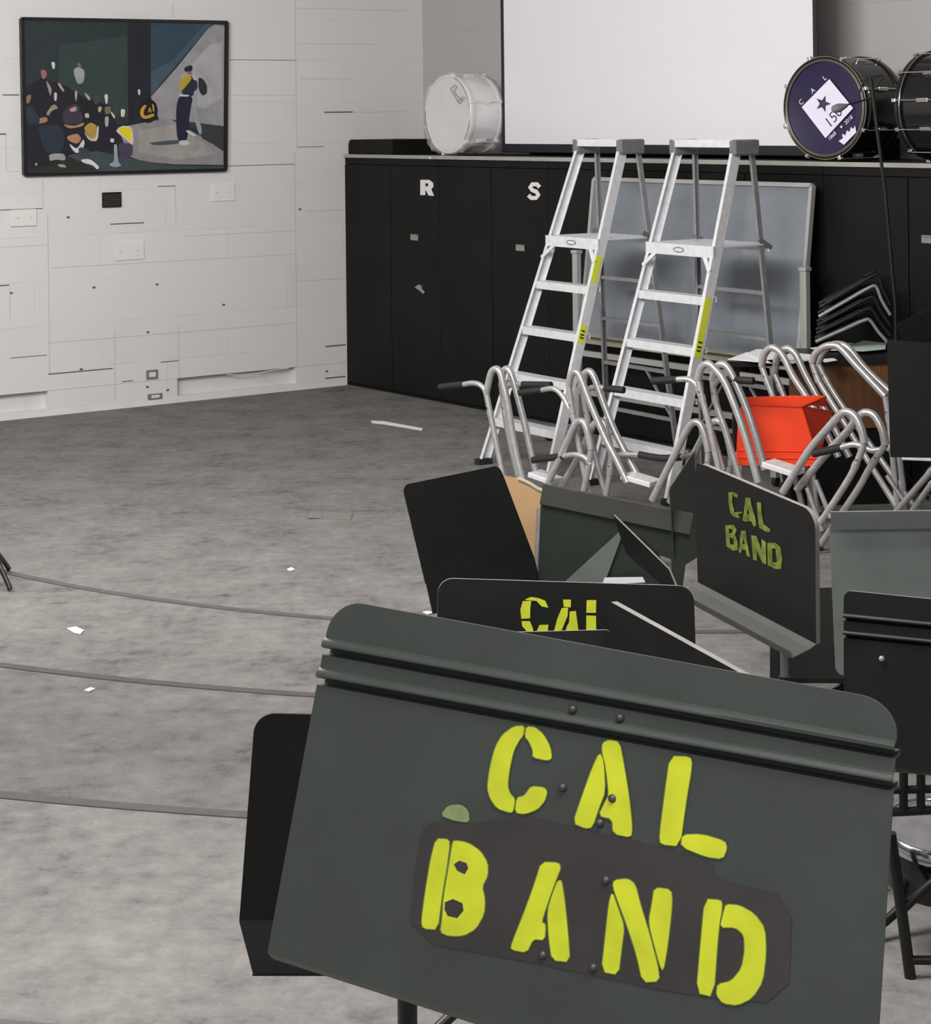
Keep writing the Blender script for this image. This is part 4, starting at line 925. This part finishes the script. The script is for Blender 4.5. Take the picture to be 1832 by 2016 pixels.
S8 = [[(560, 270), (620, 262), (615, 400), (645, 510), (620, 570), (590, 540), (570, 430)], [(610, 560), (640, 535), (740, 522), (745, 545), (690, 560), (720, 600), (680, 612), (620, 585)], [(620, 262), (690, 290), (690, 340), (640, 320)],
      [[(795, 340), (860, 340), (870, 430), (920, 590), (940, 710), (900, 725), (870, 650), (790, 660), (755, 640), (770, 540)], [(822, 480), (846, 560), (812, 560)]],
      [(945, 400), (1000, 400), (1010, 550), (1035, 690), (1130, 760), (1120, 800), (1060, 790), (975, 740), (960, 600)],
      [[(520, 710), (640, 700), (680, 770), (650, 830), (690, 930), (690, 1040), (620, 1045), (540, 990), (530, 850)], [(570, 750), (620, 760), (620, 810), (575, 810)], [(580, 870), (635, 890), (635, 970), (590, 960)]],
      [[(735, 780), (795, 780), (815, 930), (855, 1130), (810, 1120), (795, 1040), (745, 1030), (735, 1080), (700, 1060)], [(762, 880), (785, 960), (752, 960)]],
      [(870, 840), (940, 850), (1005, 1030), (1010, 890), (1065, 930), (1070, 1230), (1020, 1210), (945, 1040), (945, 1180), (895, 1170)],
      [[(1085, 940), (1200, 940), (1260, 1000), (1285, 1150), (1270, 1290), (1190, 1290), (1090, 1240)], [(1150, 1010), (1195, 1020), (1215, 1200), (1155, 1200)]]]
music_stand('black music stand desk turned to the right, stencilled CAL BAND in dull green letters', (.701, 4.973, 1.27), (.888, .456, .057),
            [(1366, 907), (1604, 1008), (1606, 1268), (1373, 1146)], rad=(.045, 0), edge=M['edge'], lipdir=-1, lipw=.07, lipm=M['lipg'], ethick=.012, extra=letters(S8, (1350, 930), 6.785, M['yel3']))
music_stand('dark music stand desk seen side-on behind the dull green CAL BAND desk', (.78, 7.05, .93), (.93, -.30, -.04),
            [(1318, 962), (1366, 890), (1376, 1095), (1328, 1125)], rad=(.01, 0), lip=None, m_=M['desk'])
music_stand('grey-green music stand desk with a folded top ledge at the right edge', (1.1, 4.6, 1.2), (.008, 1, -.01),
            [(1632, 1036), (2085, 1030), (2085, 1330), (1645, 1330)], lip='top', lipvec=(0, -.008, .040), rad=(0, .02), m_=M['deskg'], lipm=M['deskg'])
def s10_extra(r, desk, p, n, pt):
    mb = MB(); mb.ball(hit(1735, 1297, p - n * .002, n), .006); mb.build('rivet', M['edge'], desk)
music_stand('black ribbed music stand desk with a pale top edge, right of the foreground desk', (.979, 3.964, 1.215), (.478, .873, -.093),
            [(1660, 1162), (2165, 1213), (2165, 1548), (1660, 1500)], ribs=(.16, .26), rad=(.018, .0), edge=M['edge'], extra=s10_extra)
music_stand('black music stand desk below the dull green CAL BAND desk', (1.293, 7.225, .476), (.632, .712, -.306),
            [(1515, 1160), (1760, 1153), (1760, 1335), (1515, 1335)], rad=(.01, .0), lip='bottom', lipdir=-1, lipw=.05)
music_stand('narrow black music stand desk slanting across the dark green desk with the ledge', (.55, 6.35, .85), (.8, .6, .1),
            [(1206, 1013), (1316, 1121), (1345, 1190), (1232, 1090)], rad=(.004, 0), lip=None, edge=M['edge'])
# stand just outside the left edge; its foot pokes into the picture
fp = at(-22, 1120, 9.5); fp.z = tier(fp)
r = empty('microphone_stand', fp, 'black stand at the left edge, only its foot showing on the carpet', 'stand')
e1 = flo(20, 1160, fp.z + .012)
mb = MB(); mb.tube([fp + UP * .02, fp + UP * 1.2], .012); mb.build('pole', M['blackp'], r)
for k, e in enumerate((e1, fp + V((-.25, .1, .012)), fp + V((.02, .32, .012)))):
    mb = MB(); mb.tube([fp + UP * .22, fp.lerp(e, .45) + UP * .12, fp.lerp(e, .85) + UP * .035, e], .012); mb.build('leg', M['blackp'], r)

# ------------------------------------------------------------------ tan chair between the left desks
tz = 7.25; NT = V((-.15, .98, -.1)).normalized(); tp0 = at(1040, 990, tz)
def TU(x, y, d=0): return hit(x, y, tp0, NT) + NT * d
r = empty('shell_chair', V((tp0.x, tp0.y + .1, tier(tp0))), 'tan plastic chair showing between the tilted black desk and the dark green desk', 'chair')
mb = MB(); mb.prism([TU(*q) for q in smooth_loop([(960, 930), (1000, 938), (1030, 944), (1060, 962), (1080, 970), (1082, 990), (1072, 1040), (1060, 1130), (990, 1120), (965, 1010)])], NT * .012); mb.build('backrest', M['tan'], r, .004)
mb = MB(); mb.tube([TU(*q, -.003) for q in ((1020, 942), (1042, 952), (1060, 963), (1080, 970))], .007); mb.build('rim', mat('pale_edge', srgb(214, 204, 180), .5), r)
c = TU(1020, 1125); mb = MB(); mb.box(c + V((0, .2, -.02)), V((.2, 0, 0)), V((0, .2, 0)), UP * .01); mb.build('seat', M['tan'], r, .01)
mb = MB(); mb.tube([TU(1062, 1000, -.02), TU(1055, 1100, -.02), TU(1052, 1130, -.02)], .012, rs=(.014, .008)); mb.build('back_support', M['alud'], r)
zf = tier(tp0)
for sx in (-.17, .17):
    for sy in (.04, .36): t = c + V((sx, sy, -.03)); mb = MB(); mb.tube([t, V((t.x + sx * .2, t.y, zf))], .011); mb.build('leg', M['alud'], r)
# light reflection on the dark green desk, added as a thin grey plate
dp, dn = V((.479, 6.837, .836)), V((.282, .939, .197)).normalized()
mb = MB(); mb.prism([hit(x, y, dp - dn * .006, dn) for x, y in ((1106, 1150), (1226, 1040), (1222, 1060), (1186, 1158))], -dn * .003)
own(mb.build('light_reflection', mat('reflection_grey', srgb(112, 118, 114), .5, noise=.1)), 'slanting grey triangle of reflected light on the dark green desk, added as a thin plate', 'reflection')
mb = MB(); mb.prism([hit(x, y, dp - dn * .02, dn) for x, y in ((1190, 1137), (1265, 1136), (1270, 1146), (1185, 1150))], -dn * .003)
own(mb.build('paper_sheet', M['paper']), 'white paper strip just above the pale edge of the CAL desk', 'paper')

# ------------------------------------------------------------------ dark things at the right edge
def box_thing(name, poly, Z, dep, m_, label, cat):
    P = [at(x, y, Z) for x, y in poly]; mb = MB(); mb.prism(P, V((0, dep, 0))); return own(mb.build(name, m_, None, .004), label, cat)
music_stand('black music stand desk tipped flat at the right edge beside the papers', (2.5, 11.2, 1.0), (.5, .6, .65),
            [(1762, 640), (1930, 560), (1950, 640), (1785, 700)], rad=(.02, 0), lipdir=-1, m_=M['deskk'])
music_stand('black music stand folded upright in front of the brown desk panel, by the right edge', (2.35, 10.2, .8), (.2, .98, 0),
            [(1745, 668), (2010, 690), (2010, 905), (1752, 900)], rad=(.01, 0), lip=None, m_=M['deskk'])
# drum rack low at the right edge
dz = 4.4; rb = at(1860, 1900, dz); fz = tier(rb)
r = empty('drum_rack', V((rb.x, rb.y, fz)), 'black metal rack with slanting poles at the right edge beside the foreground desk', 'rack')
for pts, rr, nm in (([(1752, 1640), (1775, 1800), (1800, 1990), (1812, 2060)], .013, 'pole'), ([(1775, 1792), (1840, 1732), (1900, 1690)], .010, 'brace'), ([(1786, 1890), (1960, 1892)], .010, 'crossbar'),
                    ([(1735, 1556), (1960, 1550)], .009, 'crossbar'), ([(1735, 1600), (1960, 1588)], .010, 'crossbar')):
    mb = MB(); mb.tube([at(x, y, dz) for x, y in pts], rr); mb.build(nm, M['blackp'], r)
for x in (1778, 1812): mb = MB(); mb.tube([at(x, 1500, dz), at(x, 1600, dz)], .010); mb.build('post', M['blackp'], r)
mb = MB(); mb.tube([at(1960, 1550, dz), at(1970, 1892, dz), at(1970, 2060, dz)], .013); mb.build('pole', M['blackp'], r)
c = at(1850, 1634, dz + .12)
r = empty('snare_drum', c - UP * .13, 'drum with a shiny chrome rim on the black rack at the right edge', 'drum')
ax = V((0, -.18, 1)).normalized()
mb = MB(); mb.lathe([(.001, .001), (.001, .118)], c, ax, 40); mb.build('drumhead', M['bracket'], r)
mb = MB(); mb.lathe([(0, .118), (.012, .12), (.012, .126), (-.02, .128)], c, ax, 40); mb.build('hoop', M['chrome'], r)
mb = MB(); mb.lathe([(-.012, .12), (-.12, .12), (-.12, .001)], c, ax, 40); mb.build('shell', M['drumk'], r)

# ------------------------------------------------------------------ litter and fittings on the floor
def scrap(px, label, m_=None, nm='paper_scrap', cat='paper scrap', z=None, th=.004):
    cx_, cy_ = sum(q[0] for q in px) / len(px), sum(q[1] for q in px) / len(px); z_ = 0
    for k in range(6, -1, -1):
        if abs(tier(flo(cx_, cy_, k * RISE)) - k * RISE) < .01: z_ = k * RISE; break
    mb = MB(); mb.prism([flo(x, y, z_ + .002) for x, y in px], UP * th)
    own(mb.build(nm, m_ or M['paper']), label, cat)
scrap([(132, 1238), (150, 1235), (165, 1242), (158, 1249), (144, 1246)], 'larger torn white paper scrap on the carpet between the first two step edges')
scrap([(565, 1121), (574, 1118), (580, 1122), (571, 1125)], 'tiny white paper scrap on the carpet above the first step edge')
scrap([(166, 1360), (178, 1355), (187, 1357), (176, 1362)], 'small white paper scrap on the carpet just below the second step edge')
scrap([(832, 1206), (842, 1204), (852, 1207), (842, 1210)], 'white paper scrap beside the top edge of the foreground desk')
scrap([(730, 829), (756, 830), (832, 844), (830, 848), (760, 836), (732, 833)], 'crumpled strip of pale tape on the floor before the cabinets', nm='tape_strip', cat='tape')
g = [flo(*q) for q in ((604, 1012), (612, 1006), (694, 1010), (690, 1020), (606, 1020))]
r = empty('floor_box', flo(648, 1013), 'low grey electrical floor box in the carpet left of the music stands', 'floor box')
mb = MB(); mb.prism([flo(*q, .001) for q in ((606, 1021), (612, 1008), (694, 1011), (690, 1023))], UP * .004); mb.build('lid', mat('lid_grey', srgb(122, 118, 114), .6), r)
mb = MB(); mb.prism([flo(*q, .006) for q in ((606, 1020), (608, 1012), (634, 1013), (633, 1020))], UP * .004); mb.build('hinge_plate', M['metalbox'], r)
